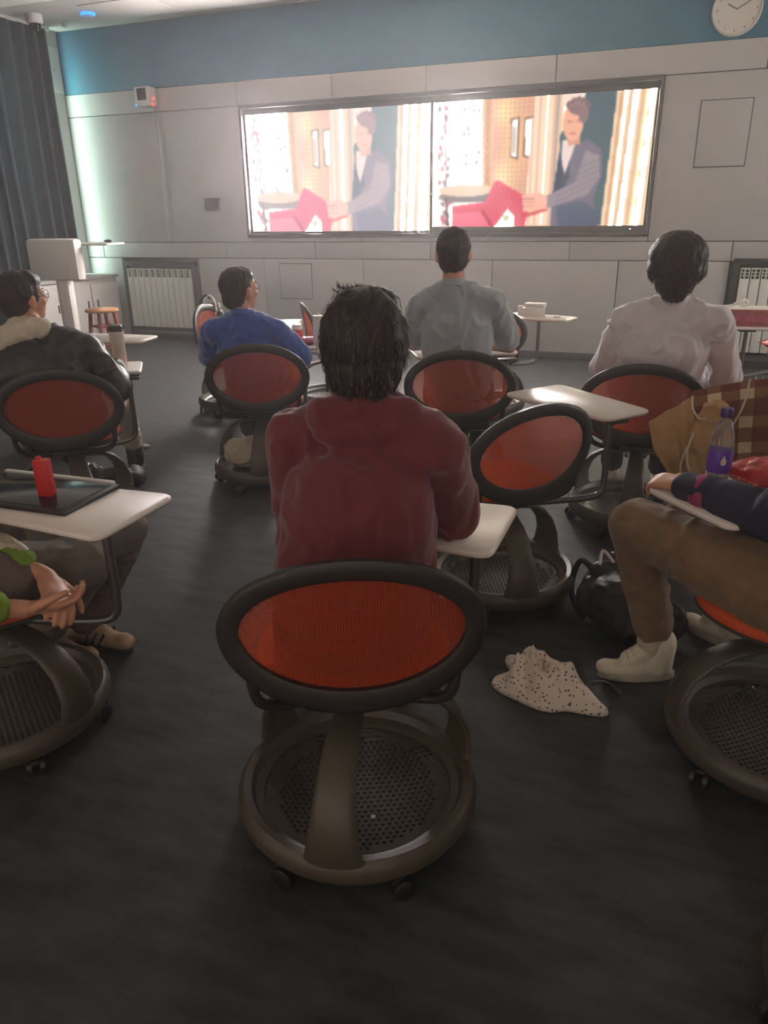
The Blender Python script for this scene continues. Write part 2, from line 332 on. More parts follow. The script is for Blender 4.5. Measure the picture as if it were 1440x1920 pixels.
# ------------------------------------------------------------------ radiators in wall recesses
def radiator(x0, x1, zb, zt, label, npan):
    root = empty('radiator', (x0, YW, 0), label, 'radiator', group='radiators in the front wall')
    w = x1-x0; f = .055
    for c, d in (((w/2, -.02, zt-f/2), (w, .06, f)), ((w/2, -.02, zb+.05), (w, .06, .10)), ((f/2, -.02, (zb+zt)/2), (f, .06, zt-zb-.0)), ((w-f/2, -.02, (zb+zt)/2), (f, .06, zt-zb))):
        MB().box(c, d, bev=.004).build('recess_frame', M['lframe'], root)
    pitch = (w-2*f-.02)/npan; z0, z1 = zb+.13, zt-f-.03
    fin = MB(); fin.box((0, -.045, (z0+z1-.10)/2), (pitch-.008, .05, z1-z0-.10), bev=.006)
    fin.box((0, -.02, z1-.05), (.02, .03, .1), bev=.003); fin.box((0, -.04, z1-.006), (pitch-.008, .05, .012), bev=.003)
    fin.box((-pitch/2+.010, -.045, z1-.05), (.008, .04, .10)); fin.box((pitch/2-.010, -.045, z1-.05), (.008, .04, .10))
    for k in (1, 2): fin.box((0, -.05, z1-.03*k-.01), (pitch-.012, .012, .007))
    me = fin.mesh('radiator_section', M['radiator'])
    for i in range(npan): link('radiator_section', me, root, (f+.01+pitch*(i+.5), 0, 0))
    MB().tube([(f, -.04, z0+.03), (w-f, -.04, z0+.03)], .016, 8).build('pipe', M['radiator'], root)
    return root
radiator(-6.72, -5.63, .02, .955, 'white sectional radiator in dark recess frame left of the screens', 11)
radiator(.47, 1.72, .02, 1.03, 'white sectional radiator cut by the right edge of the photo', 12)

# ------------------------------------------------------------------ screens with the film still
def srgb2lin(a): return np.where(a <= .04045, a/12.92, ((a+.055)/1.055)**2.4)
GW, GH = 232, 131
X, Y = np.meshgrid(np.linspace(0, 1, GW), np.linspace(0, 1, GH))
def paint(wash):
    A = np.zeros((GH, GW, 3)); col = lambda *c: np.array(c)/255.
    def put(mask, c, a=1.0):
        mk = (mask*a)[..., None] if mask.dtype != bool else mask.astype(float)[..., None]*a
        A[:] = A*(1-mk)+np.array(c)/255.*mk
    def poly(pts):
        ins = np.zeros_like(X, bool); n_ = len(pts)
        for i in range(n_):
            (x1, y1), (x2, y2) = pts[i], pts[(i+1) % n_]
            if y1 == y2: continue
            c = ((Y >= min(y1, y2)) & (Y < max(y1, y2)) & (X < (x2-x1)*(Y-y1)/(y2-y1)+x1)); ins ^= c
        return ins
    def el(cx, cy, rx, ry): return ((X-cx)/rx)**2+((Y-cy)/ry)**2 < 1
    def soft(cx, cy, rx, ry): return np.exp(-(((X-cx)/rx)**2+((Y-cy)/ry)**2))
    A[:] = col(226, 166, 132)
    put(soft(.34, .1, .05, .12), (255, 225, 150)); put(soft(.34, .62, .05, .14), (255, 235, 170)); put(soft(.39, .35, .05, .2), (250, 215, 120), .7)
    lat = (np.sin((X*1.0+Y*.56)*150)*np.sin((X*1.0-Y*.56)*150)); put((lat > .25) & (X > .3) & (X < .5), (206, 132, 98), .55)
    put(poly([(.0, 0), (.08, 0), (.11, 1), (0, 1)]), (250, 240, 240))
    put(poly([(.055, 0), (.245, 0), (.25, .72), (.075, .75)]), (255, 255, 252))
    for k in range(40):
        cx, cy = rng.uniform(0, .05)+.02, rng.uniform(0, 1); put(el(cx+cy*.02, cy, .007, .02), (190, 80, 100) if k % 2 else (120, 100, 110), .8)
    for k in range(13): put(el(.15+rng.uniform(0, .08), rng.uniform(.05, .7), .006, .016), (130, 110, 130), .8)
    put(poly([(.052, 0), (.057, 0), (.073, .75), (.067, .75)]), (110, 100, 100), .7)
    put(poly([(.235, 0), (.285, 0), (.30, .68), (.25, .75)]), (222, 170, 120))
    lat2 = np.abs(np.sin((Y*16)*PI))*.018; put((np.abs(X-.262-Y*.012-lat2+.009) < .005) & (Y < .7), (178, 116, 66), .9)
    put((np.abs(X-.262-Y*.012+lat2-.009) < .005) & (Y < .7), (178, 116, 66), .9)
    for x0, x1 in ((.372, .412), (.435, .485)):
        put(poly([(x0, .155), (x1, .14), (x1, .47), (x0+.002, .45)]), (120, 80, 60)); put(poly([(x0+.005, .17), (x1-.006, .155), (x1-.006, .455), (x0+.008, .435)]), (255, 245, 230))
    put((np.abs(X-.39) < .006) & (Y > .22) & (Y < .42), (170, 160, 140), .8)
    cur = poly([(.475, 0), (.64, 0), (.60, 1), (.455, 1)])
    put(cur, (250, 218, 186)); put(cur & (np.sin(X*190) > .35), (226, 180, 150)); put(cur & (np.sin(X*83+1) > .8), (255, 240, 205)); put(cur & (np.abs(X-.585) < .006), (150, 130, 120), .7)
    put(poly([(.70, 0), (.835, 0), (.81, 1), (.62, 1), (.60, .3)]), (52, 84, 92))
    put(poly([(.6, 0), (.7, 0), (.7, .06), (.6, .08)]), (252, 222, 205))
    rc = poly([(.835, 0), (1.01, 0), (1.01, 1.01), (.81, 1.01)])
    put(rc, (248, 212, 176))
    for cx, w_, c in ((.855, .006, (216, 160, 120)), (.875, .010, (255, 246, 200)), (.90, .008, (225, 178, 140)), (.915, .014, (255, 244, 214)), (.945, .007, (226, 182, 146)), (.965, .012, (255, 240, 176)), (.988, .01, (255, 250, 224))):
        put(rc & (np.abs(X-cx+Y*.02) < w_), c)
    # table and sofa
    put(el(.165, .745, .125, .075), (120, 108, 108)); put(el(.165, .70, .135, .05), (236, 190, 160))
    put(poly([(.10, .80), (.25, .80), (.24, .86), (.12, .86)]), (250, 238, 232)); put(poly([(.062, .75), (.07, .75), (.085, 1), (.075, 1)]), (90, 50, 50))
    put(poly([(.10, .83), (.26, .80), (.31, .63), (.33, .63), (.475, .78), (.46, 1.01), (.10, 1.01)]), (226, 62, 96))
    put(poly([(.10, .89), (.24, .88), (.30, 1.01), (.10, 1.01)]), (240, 96, 126)); put(poly([(.245, .86), (.255, .86), (.31, 1), (.29, 1)]), (176, 30, 66))
    wv_ = np.sin(X*260+np.sin(Y*60)*2) > .6; put(poly([(.31, .65), (.33, .65), (.46, .79), (.45, .98), (.34, .98), (.27, .86)]) & wv_, (206, 44, 80), .6)
    put(poly([(.31, 1.01), (.375, .85), (.41, .92), (.41, 1.01)]), (255, 246, 214)); put(el(.37, .93, .012, .02), (150, 160, 120), .7)
    # man holding a roll: generic figure
    put(poly([(.60, .42), (.66, .36), (.73, .34), (.79, .42), (.80, .60), (.77, .78), (.80, 1.01), (.58, 1.01), (.585, .75)]), (104, 98, 116))
    put(poly([(.60, .45), (.645, .40), (.655, .62), (.60, .80), (.58, .80)]), (46, 62, 84))
    put(poly([(.61, .34), (.665, .33), (.67, .38), (.632, .60), (.615, .50)]), (236, 212, 204))
    put(poly([(.62, 1.01), (.60, .84), (.72, .80), (.80, .9), (.80, 1.01)]), (70, 80, 106))
    put(poly([(.72, .42), (.78, .46), (.79, .62), (.74, .76), (.56, .86), (.54, .77), (.68, .66)]), (142, 130, 138))
    for k in range(5): put((np.abs((Y-.55-k*.045)-(X-.7)*-.8) < .004) & poly([(.68, .45), (.78, .46), (.78, .62), (.74, .74), (.6, .82), (.6, .76)]), (104, 98, 110), .8)
    put(poly([(.63, .30), (.69, .28), (.69, .37), (.64, .38)]), (222, 150, 124)); put(el(.655, .205, .046, .14), (240, 172, 142)); put(el(.675, .095, .048, .06), (134, 100, 104)); put(el(.698, .15, .022, .065), (134, 100, 104))
    for k in range(9): put(el(.632+k*.010, .075-.03*math.sin(k*.4)+.012*(k % 2), .013, .024), (150, 112, 112) if k % 2 else (112, 84, 92))
    put(el(.64, .20, .018, .008), (180, 110, 94), .7); put(el(.678, .20, .014, .008), (180, 110, 94), .7); put(el(.655, .29, .02, .006), (190, 100, 92), .7)
    put(poly([(.44, .75), (.52, .73), (.56, .77), (.56, .87), (.45, .88)]), (246, 180, 156))
    for k in range(3): put((np.abs(Y-.78-k*.03) < .005) & (X > .445) & (X < .50), (210, 120, 104), .8)
    put(poly([(.44, .90), (.56, .86), (.565, .875), (.46, .93)]), (214, 60, 60), .8)
    B = A.copy()
    for k in range(2): B[1:-1, 1:-1] = (B[1:-1, 1:-1]*2+B[:-2, 1:-1]+B[2:, 1:-1]+B[1:-1, :-2]+B[1:-1, 2:])/6
    B = B*(1-wash)+wash*np.array([1.0, .97, .98]); C_ = srgb2lin(B)
    lum = C_ @ np.array([.3, .6, .1]); k = (SCREEN_GAIN-1)*np.clip((lum-.86)/.12, 0, 1)**1.5
    return C_*(1+k[..., None]*np.array([1, .95, .96]))
m, t, b = nt('screen_picture'); n = t.nodes; at = n.new('ShaderNodeAttribute'); at.attribute_name = 'picture'; em = n.new('ShaderNodeEmission')
t.links.new(at.outputs['Color'], em.inputs[0]); t.links.new(em.outputs[0], n['Material Output'].inputs[0]); em.inputs[1].default_value = 1.0; M['picture'] = m
def picture(parent, w, h, wash):
    vs = [(x*w, 0, (1-y)*h) for y in np.linspace(0, 1, GH) for x in np.linspace(0, 1, GW)]
    fs = [(j*GW+i, (j+1)*GW+i, (j+1)*GW+i+1, j*GW+i+1) for j in range(GH-1) for i in range(GW-1)]
    me = bpy.data.meshes.new('picture'); me.from_pydata(vs, [], fs); me.materials.append(M['picture'])
    ca = me.color_attributes.new('picture', 'FLOAT_COLOR', 'POINT'); P = paint(wash).reshape(-1, 3); Q = np.ones((len(P), 4)); Q[:, :3] = P
    ca.data.foreach_set('color', Q.ravel()); return link('picture', me, parent)
fr = empty('screen_surround', (SX0, YW, SZ0), 'long dark recessed surround holding the pair of wall screens', 'frame')
w, h = SX1-SX0, SZ1-SZ0
for c, d in (((w/2, -.02, h-.02), (w, .10, .04)), ((w/2, -.02, .02), (w, .10, .04)), ((.015, -.02, h/2), (.03, .10, h-.08)), ((w-.015, -.02, h/2), (.03, .10, h-.08)), ((w/2, .05, h/2), (w, .02, h))):
    MB().box(c, d, bev=.003).build('surround_board', M['bezel'], fr)
for k, (x0, x1, z0, z1, wash, lab) in enumerate(((-4.79, -2.605, 1.30, 2.525, .42, 'left wall screen showing a washed out film still'), (-2.575, -.40, 1.335, 2.525, .0, 'right wall screen showing the richer coloured film still'))):
    X0, X1, Z0, Z1 = (SX0+.03, -2.592, SZ0+.04, SZ1-.04) if k == 0 else (-2.588, SX1-.03, SZ0+.04, SZ1-.04)
    sc = empty('wall_screen', (X0, YW, Z0), lab, 'screen', group='two wall screens')
    W_, H_ = X1-X0, Z1-Z0; a, b_ = x0-X0, X1-x1; c_, d_ = z0-Z0, Z1-z1
    MB().box((W_/2, .02, H_/2), (W_, .04, H_), bev=.003).build('housing', M['black'], sc)
    for c, d in (((W_/2, -.006, c_/2), (W_, .016, c_)), ((W_/2, -.006, H_-d_/2), (W_, .016, d_)), ((a/2, -.006, H_/2), (a, .016, H_-c_-d_)), ((W_-b_/2, -.006, H_/2), (b_, .016, H_-c_-d_))):
        MB().box(c, d, bev=.002).build('bezel', M['bezel'], sc)
    p = picture(sc, x1-x0, z1-z0, wash); p.location = (a, -.0035, c_)
    MB().ell((x1-X0-.12, -.017, c_*.45), (.008, .003, .005), n=8, m=6).build('power_light', M['led_white'], sc)

# ------------------------------------------------------------------ things on walls and ceiling
ck = empty('wall_clock', (.19, YW, 3.09), 'round pale wall clock on the teal band at top right', 'clock')
MB().lathe([(0, 0), (.205, 0), (.205, .035), (.195, .045), (.188, .04), (.188, .028), (0, .028)], 48, T=TR((0, 0, 0), 0, R(90))).build('clock_case', M['white'], ck)
MB().lathe([(0, .0285), (.187, .0285), (.187, .03), (0, .03)], 48, T=TR((0, 0, 0), 0, R(90))).build('clock_face', M['cardboard'], ck)
for k in range(12):
    q = k*PI/6; MB().box((.16*math.sin(q), -.031, .16*math.cos(q)), (.006, .002, .02), ).build('hour_mark', M['gap'], ck, smooth=False)
for ln, q in ((.09, R(300)), (.13, R(60))): MB().box((0, -.033, ln/2), (.008, .002, ln), T=Matrix.Rotation(q, 4, 'Y')).build('clock_hand', M['gap'], ck, smooth=False)
sp = empty('wall_sensor', (-6.03, YW, 2.66), 'white wall mounted sensor box with red and blue lights left of screens', 'sensor')
MB().box((0, -.10, .11), (.20, .16, .20), bev=.012).build('housing', M['white'], sp)
MB().box((.005, -.183, .13), (.12, .01, .12), bev=.004).build('grille', M['black'], sp)
MB().box((0, -.012, .11), (.10, .03, .12)).build('bracket', M['lframe'], sp)
tag(MB().ell((-.085, -.182, .02), (.012, .006, .014), n=8, m=6).build('indicator', M['led_blue'], sp), 'blue indicator light')
tag(MB().ell((.11, -.12, .02), (.008, .014, .010), n=8, m=6).build('indicator', M['led_red'], sp), 'red indicator light')
tag(MB().ell((.11, -.10, .09), (.008, .012, .010), n=8, m=6).build('indicator', M['led_red'], sp), 'red indicator light')
tag(MB().tube([(-6.0, YW-.012, 2.66), (-5.995, YW-.014, 1.9), (-5.99, YW-.012, 1.22)], .007, 8).box((-6.05, YW-.006, 1.2), (.2, .012, .018)).build('cable_duct', M['wall']), 'thin pale cable duct running down from the wall sensor', 'cable duct')
tb = empty('wall_control_box', (-5.31, YW, 1.54), 'small dark square control box on the grey wall left of screens', 'control box')
MB().box((0, -.02, .07), (.20, .04, .14), bev=.006).build('casing', M['black'], tb); MB().box((0, -.042, .075), (.15, .004, .09), bev=.001).build('display', M['glassdark'], tb)
sd = empty('smoke_detector', (-6.3, 7.72, ZC), 'round ceiling detector glowing blue', 'detector')
MB().lathe([(0, 0), (.07, 0), (.07, -.012), (.055, -.03), (0, -.034)], 24).build('housing', M['white'], sd); MB().lathe([(.072, -.004), (.078, -.008), (.078, -.02), (.06, -.03), (.056, -.024)], 24).build('glow_ring', M['led_blue'], sd)
dc = empty('dome_camera', (-6.88, 7.55, ZC), 'white ceiling dome camera with dark lens in the left corner', 'camera')
MB().lathe([(0, 0), (.085, 0), (.085, -.07), (.075, -.085), (0, -.085)], 28).build('housing', M['white'], dc)
MB().lathe([(.05, -.08), (.06, -.09), (.055, -.125), (.035, -.15), (0, -.158)], 24).build('dome', M['lens'], dc)
tag(MB().lathe([(0, 0), (.032, 0), (.032, -.03), (.02, -.045), (0, -.045)], 16, c=(-6.83, 7.95, ZC)).build('ceiling_sensor', M['ceil']), 'tiny round ceiling sensor beside the dome camera', 'sensor')

# curtain: pleated cloth hung from a track
cu = empty('curtain', (XL+.095, 8.03, 0), 'long dark teal pleated curtain down the left wall', 'curtain')
def curtain():
    vs = []; fs = []; NY, NZ = 620, 26; Lc = 5.6
    for i in range(NY+1):
        s = i/NY; y = -Lc*s
        for j in range(NZ+1):
            z = .04+(ZC-.07)*j/NZ; k = .55+.45*(1-j/NZ)
            ph = s*Lc/.19*2*PI+2.6*noise.noise(Vector((s*9, z*.25, 0)))
            x = .055*math.sin(ph)*(.7+.6*noise.noise(Vector((s*14, 0, 8))))*k+.018*noise.noise(Vector((s*30, z*.8, 3)))
            vs.append((x, y+.014*math.cos(2*ph)*k, z))
    for i in range(NY):
        for j in range(NZ): a = i*(NZ+1)+j; fs.append((a, a+1, a+NZ+2, a+NZ+1))
    me = bpy.data.meshes.new('curtain_cloth'); me.from_pydata(vs, [], fs); me.materials.append(M['curtain']); me.polygons.foreach_set('use_smooth', [True]*len(fs))
    return link('curtain_cloth', me, cu)
curtain(); MB().box((0, -2.8, ZC-.015), (.03, 5.7, .03)).build('curtain_track', M['white'], cu, smooth=False)

# ------------------------------------------------------------------ lectern, cabinet, stool
le = empty('lectern', (-5.93, 6.30, 0), 'white teaching lectern with tilted display housing on a column', 'lectern', rz=R(8))
MB().box((0, 0, .025), (.5, .42, .05), bev=.012).build('foot_plate', M['white'], le)
MB().box((.04, 0, .50), (.15, .11, .92), bev=.03).build('column', M['white'], le)
MB().box((.02, -.062, .50), (.03, .01, .72), bev=.003).build('column_groove', M['tablet'], le)
MB().box((0, -.02, 1.085), (.56, .15, .40), bev=.04).build('display_housing', M['white'], le)
MB().box((-.02, -.098, 1.09), (.40, .008, .25), bev=.003).build('rear_panel', M['white'], le)
MB().box((.18, .22, 1.225), (.74, .34, .022), bev=.008).build('desk_top', M['white'], le)
tag(MB().ell((-5.50, 6.58, 1.252), (.045, .026, .016)).build('computer_mouse', M['black']), 'small dark mouse lying on the lectern shelf', 'mouse')
ca = empty('cabinet', (-7.02, 7.5, 0), 'low white cabinet with two doors under the curtain by the corner', 'cabinet')
MB().box((0, -.05, .385), (.42, 1.5, .77), bev=.004).build('body', M['white'], ca)
MB().box((.01, -.05, .79), (.48, 1.52, .035), bev=.004).build('worktop', M['wall'], ca)
for k, y in enumerate((-.56, -.06, .45)):
    d = MB().box((.22, y, .37), (.018, .49, .70), bev=.004).build('door', M['white'], ca)
    MB().box((.235, y+(.17 if k < 2 else -.17), .48), (.012, .02, .09), bev=.003).build('handle', M['lframe'], d)
MB().box((.231, .5, .25), (.004, .2, .2), bev=.001).build('rating_plate', M['cardboard'], ca)
st = empty('stool', (-5.38, 6.20, 0), 'round red brown wooden stool in front of the cabinet', 'stool')
MB().lathe([(0, .595), (.15, .595), (.162, .605), (.162, .618), (.15, .628), (0, .628)], 32).build('seat', M['stooltop'], st)
for k in range(4):
    q = R(25)+k*PI/2; c, s_ = math.cos(q), math.sin(q)
    MB().tube([(.19*c, .19*s_, 0), (.16*c, .16*s_, .2), (.115*c, .115*s_, .6)], [.017, .021, .019], 10).build('leg', M['stool'], st)
    c2, s2 = math.cos(q+PI/2), math.sin(q+PI/2)
    MB().tube([(.155*c, .155*s_, .25), (.155*c2, .155*s2, .25)], .009, 8).build('rung', M['stool'], st)
    MB().tube([(.128*c, .128*s_, .46), (.128*c2, .128*s2, .46)], .009, 8).build('rung', M['stool'], st)

# ------------------------------------------------------------------ the node chairs
def sellipse(a, b_, n=48, p=2.15):
    out = []
    for j in range(n):
        q = 2*PI*j/n; c, s_ = math.cos(q), math.sin(q)
        out.append((a*math.copysign(abs(c)**(2/p), c), b_*math.copysign(abs(s_)**(2/p), s_)))
    return out
def mesh_ring():
    return MB().lathe([(.235, .085), (.262, .062), (.29, .066), (.303, .088), (.300, .118), (.286, .132), (.268, .128), (.258, .108), (.238, .100)], 56).mesh('base_ring', M['base'])
def mesh_tray():
    mb = MB(); pitch = .0165; h_ = .0042; n_ = int(.24/pitch)+1
    def z(r): return .062+.028*(r/.24)**3
    for i in range(-n_, n_+1):
        for j in range(-n_, n_+1):
            x, y = (i+.5*(j % 2))*pitch, j*pitch; r = math.hypot(x, y)
            if r > .242: continue
            zz_ = z(r); a = pitch/2
            if r > .20 or abs(math.atan2(y, x)+PI/2) < .2 and False:
                mb.add([(x-a, y-a, zz_), (x+a, y-a, zz_), (x+a, y+a, zz_), (x-a, y+a, zz_)], [(0, 1, 2, 3)]); continue
            O = [(x+sx*a, y+sy*a, zz_) for sx, sy in ((-1, -1), (1, -1), (1, 1), (-1, 1))]
            I = [(x+sx*h_, y+sy*h_, zz_) for sx, sy in ((-1, -1), (1, -1), (1, 1), (-1, 1))]
            Bt = [(p[0], p[1], zz_-.006) for p in I]
            mb.add(O+I+Bt, [(0, 1, 5, 4), (1, 2, 6, 5), (2, 3, 7, 6), (3, 0, 4, 7), (4, 5, 9, 8), (5, 6, 10, 9), (6, 7, 11, 10), (7, 4, 8, 11)])
    me = bpy.data.meshes.new('tray'); me.from_pydata(mb.v, [], mb.f); me.materials.append(M['base']); return me
def mesh_arm():
    path = [(.280, .10, .080), (.294, .145, .066), (.292, .20, .056), (.266, .262, .048), (.220, .312, .044), (.155, .348, .040), (.09, .364, .036), (.03, .370, .034)]
    rg = []
    for i, (r, z, hw) in enumerate(path):
        a, b_ = path[max(i-1, 0)], path[min(i+1, len(path)-1)]; t_ = Vector((b_[0]-a[0], 0, b_[1]-a[1])).normalized(); nn = Vector((t_.z, 0, -t_.x))
        ring = []
        for j in range(14):
            q = 2*PI*j/14; s_ = math.cos(q); y = hw*math.copysign(abs(s_)**.8, s_); rr = math.sqrt(max(r*r-min(abs(y), r*.9)**2, 0)) if r > .2 else r
            ring.append(Vector((rr, y, z))+nn*(.013*math.sin(q)))
        rg.append(ring)
    return MB().rings(rg).mesh('base_arm', M['base'])
def mesh_fork():
    return MB().tube([(0, 0, .075), (0, 0, .045)], .009, 8).box((0, 0, .046), (.026, .034, .022), bev=.006).mesh('caster', M['black'])
def mesh_wheel():
    return MB().lathe([(0, -.009), (.022, -.009), (.027, -.006), (.027, .006), (.022, .009), (0, .009)], 20, T=Matrix.Rotation(R(90), 4, 'Y')).mesh('wheel', M['black'])
def mesh_hub():
    return MB().lathe([(0, .345), (.05, .345), (.06, .36), (.045, .375), (.034, .38), (.034, .405), (0, .405)], 24).box((0, 0, .404), (.15, .16, .022), bev=.006).mesh('hub', M['black'])
def seat_pt(x, y, z): y += .045; return (x, y, z+.018+.10*x*x-.25*max(y-.14, 0)**2*1.5)
def mesh_shell():
    rg = []
    for sc_, z in ((.25, .412), (.6, .412), (.9, .418), (1.0, .432), (1.0, .440)): rg.append([seat_pt(a*sc_, b_*sc_+.005, z) for a, b_ in sellipse(.235, .215)])
    return MB().rings(rg).mesh('seat_shell', M['shell'], sharp=60)
def mesh_cushion():
    rg = []
    for sc_, z in ((.99, .441), (1.0, .450), (.985, .462), (.94, .470), (.8, .472), (.5, .466), (.15, .463)): rg.append([seat_pt(a*sc_, b_*sc_+.005, z) for a, b_ in sellipse(.235, .215)])
    return MB().rings(rg).mesh('seat_cushion', M['orange'], sharp=60)
BT = R(7)
def back_pt(x, z, off=0):
    """point on the curved back surface; x across, z from the oval centre"""
    y = -.196-z*math.sin(BT)+.55*x*x+off; return (x, y, .641+z*math.cos(BT))
def mesh_bframe():
    n_ = 64; rg = []
    for j in range(n_):
        q = 2*PI*j/n_; c, s_ = math.cos(q), math.sin(q); wd = .046+.016*max(0, -s_)
        ring = []
        for (u, v) in ((0, -.011), (.25, -.016), (.75, -.016), (1, -.010), (1, .006), (.8, .012), (.2, .010), (0, .004)):
            ring.append(back_pt((.285-wd*u)*c, (.195-wd*u)*s_, v))
        rg.append(ring)
    return MB().rings(rg, closed=True).mesh('backrest_frame', M['frame'], sharp=70)
def mesh_bmesh():
    rg = [[back_pt(.243*k*math.cos(2*PI*j/48), -.006+.152*k*math.sin(2*PI*j/48), .004) for j in range(48)] for k in (1, .85, .7, .5, .3, .1, .01)]
    return MB().rings(rg, caps=False).mesh('backrest_mesh', M['mesh'])
def mesh_support():
    pts = [(-.215, -.152, .575), (-.222, -.150, .52), (-.212, -.135, .455), (-.17, -.10, .418), (-.09, -.055, .402), (0, -.03, .398)]
    P = pts+[(-x, y, z) for x, y, z in reversed(pts[:-1])]
    def cr(P, m_=4):
        out = []
        for i in range(len(P)-1):
            p0, p1, p2, p3 = [Vector(P[max(0, min(len(P)-1, k))]) for k in (i-1, i, i+1, i+2)]
            for k in range(m_):
                u = k/m_; out.append(.5*((2*p1)+(p2-p0)*u+(2*p0-5*p1+4*p2-p3)*u*u+(3*p1-p0-3*p2+p3)*u**3))
        out.append(Vector(P[-1])); return out
    return MB().tube(cr(P), .0125, 10).mesh('back_support', M['frame'])
CM = dict(ring=mesh_ring(), tray=mesh_tray(), arm=mesh_arm(), fork=mesh_fork(), wheel=mesh_wheel(), hub=mesh_hub(), shell=mesh_shell(), cushion=mesh_cushion(), bframe=mesh_bframe(), bmesh=mesh_bmesh(), support=mesh_support())
def smoothpath(P, m_=5):
    out = []
    for i in range(len(P)-1):
        p0, p1, p2, p3 = [Vector(P[max(0, min(len(P)-1, k))]) for k in (i-1, i, i+1, i+2)]
        for k in range(m_):
            u = k/m_; out.append(.5*((2*p1)+(p2-p0)*u+(2*p0-5*p1+4*p2-p3)*u*u+(3*p1-p0-3*p2+p3)*u**3))
    out.append(Vector(P[-1])); return out
def chair(x, y, yaw, label, tab=None, base_turn=-8, tz=.722):
    """tab = (centre x, y, long-axis angle, length, post x, post y) in room coordinates"""
    root = empty('classroom_chair', (x, y, 0), label, 'chair', rz=R(yaw), group='swivel classroom chairs')
    link('base_ring', CM['ring'], root); link('tray', CM['tray'], root)
    for k in range(3):
        a = link('base_arm', CM['arm'], root); a.rotation_euler = (0, 0, R(-90+base_turn+120*k))
    for k in range(6):
        q = R(base_turn-60+60*k); c = link('caster', CM['fork'], root, (.272*math.cos(q), .272*math.sin(q), 0)); c.rotation_euler = (0, 0, q+k*1.3)
        for s_ in (-1, 1): w_ = link('wheel', CM['wheel'], c, (s_*.017, .008, .027))
    for nm, k in (('hub', 'hub'), ('seat_shell', 'shell'), ('seat_cushion', 'cushion'), ('backrest_frame', 'bframe'), ('backrest_mesh', 'bmesh'), ('back_support', 'support')): link(nm, CM[k], root)
    if tab:
        cx, cy, ang, ln, px_, py_ = tab
        inv = Matrix.Rotation(R(-yaw), 3, 'Z')
        def loc(wx, wy, z): return inv @ Vector((wx-x, wy-y, 0))+Vector((0, 0, z))
        p = loc(px_, py_, 0); d = p.normalized()
        tan = Vector((0, 0, 0))
        path = [d*.03+Vector((0, 0, .385)), d*(p.length*.5)+Vector((0, 0, .375)), d*(p.length-.06)+Vector((0, 0, .372)), p+Vector((0, 0, .372))-d*.012+Vector((0, 0, .018)), p+Vector((0, 0, .44)), p+Vector((0, 0, .58)), p+Vector((0, 0, tz-.02))]
        MB().tube(smoothpath(path, 4), .0135, 10).build('tablet_arm', M['metal'], root)
        # rounded tapering worktop
        L2, w0, w1_ = ln/2, .165, .125; cor = [(-L2, -w0), (L2, -w1_), (L2, w1_), (-L2, w0)]; ol = []; rc = .04
        for i in range(4):
            P0, P1, P2 = Vector(cor[i-1]), Vector(cor[i]), Vector(cor[(i+1) % 4]); a_ = P1+(P0-P1).normalized()*rc; b2 = P1+(P2-P1).normalized()*rc
            for k in range(6):
                u = k/5; ol.append(a_*(1-u)**2+P1*2*u*(1-u)+b2*u*u)
        rg = []
        for ins, z in ((.006, -.019), (.0, -.013), (.0, -.004), (.004, 0)):
            rg.append([((1-ins/L2)*q.x, (1-ins/w0)*q.y, z) for q in ol])
        tb_ = MB().rings(rg).build('tablet', M['tablet'], root, sharp=50); tb_.location = loc(cx, cy, tz); tb_.rotation_euler = (0, 0, R(ang-yaw))
        b = MB().box((0, 0, -.028), (.11, .09, .014), bev=.004).build('bracket', M['black'], tb_)
        bp_ = Matrix.Rotation(R(-ang), 3, 'Z') @ Vector((px_-cx, py_-cy, 0)); b.location = bp_
    return root
chair(-.62, 1.40, 24, 'large classroom chair in the foreground seen from behind, orange mesh back', (-.60, 1.71, 180, .54, -.40, 1.68), base_turn=-12)
chair(-.55, 2.74, 49, 'empty classroom chair right of the maroon top, turned so mesh shows its seat', (-.34, 3.17, -39, .57, -.19, 3.0), base_turn=-20)
chair(-1.02, 3.80, 15, 'classroom chair under the person in the grey T-shirt', (-1.13, 4.26, 28, .60, -.86, 4.2), base_turn=10)
chair(-.10, 3.69, 3, 'classroom chair under the person in the white shirt', None, base_turn=0)
chair(-2.155, 3.69, 24, 'classroom chair under the person in the blue T-shirt', (-2.12, 4.13, -8, .60, -1.93, 4.10), base_turn=0)
chair(-2.705, 2.765, 36, 'classroom chair under the person in black and cream at the left', (-2.87, 3.12, 216, .57, -2.60, 3.12), base_turn=15)
chair(-1.76, 1.36, -36, 'classroom chair cut by the left edge, seen mostly as its base ring', (-1.57, 1.49, 180, .60, -1.40, 1.50), base_turn=6)
chair(.41, 2.0, 44, 'classroom chair at the right edge with bright orange seat showing', (.30, 2.21, 41, .57, .45, 2.33), base_turn=0)
chair(.47, 3.42, 8, 'classroom chair at the right edge under the plaid coat', None)
chair(-1.30, 5.62, 13, 'far classroom chair behind the grey T-shirt with white cartons on its tablet', (-.98, 5.90, -14, .56, -.97, 5.90))
chair(-2.55, 5.52, -56, 'far empty classroom chair seen edge-on right of the blue T-shirt', None)
chair(-3.22, 5.12, -84, 'far classroom chair seen side-on by the radiator, black bag on its back', (-2.70, 4.98, -62, .57, -2.86, 5.1))
chair(-3.78, 3.86, 18, 'classroom chair mostly hidden behind the person in black at the left', (-3.50, 4.10, 8, .55, -3.42, 4.08))
chair(.95, 6.35, 100, 'far classroom chair at the right edge with red boxes', (.50, 5.80, 4, .60, .47, 5.75))
chair(.612, 1.22, 20, 'classroom chair peeking in at the bottom right corner', None)

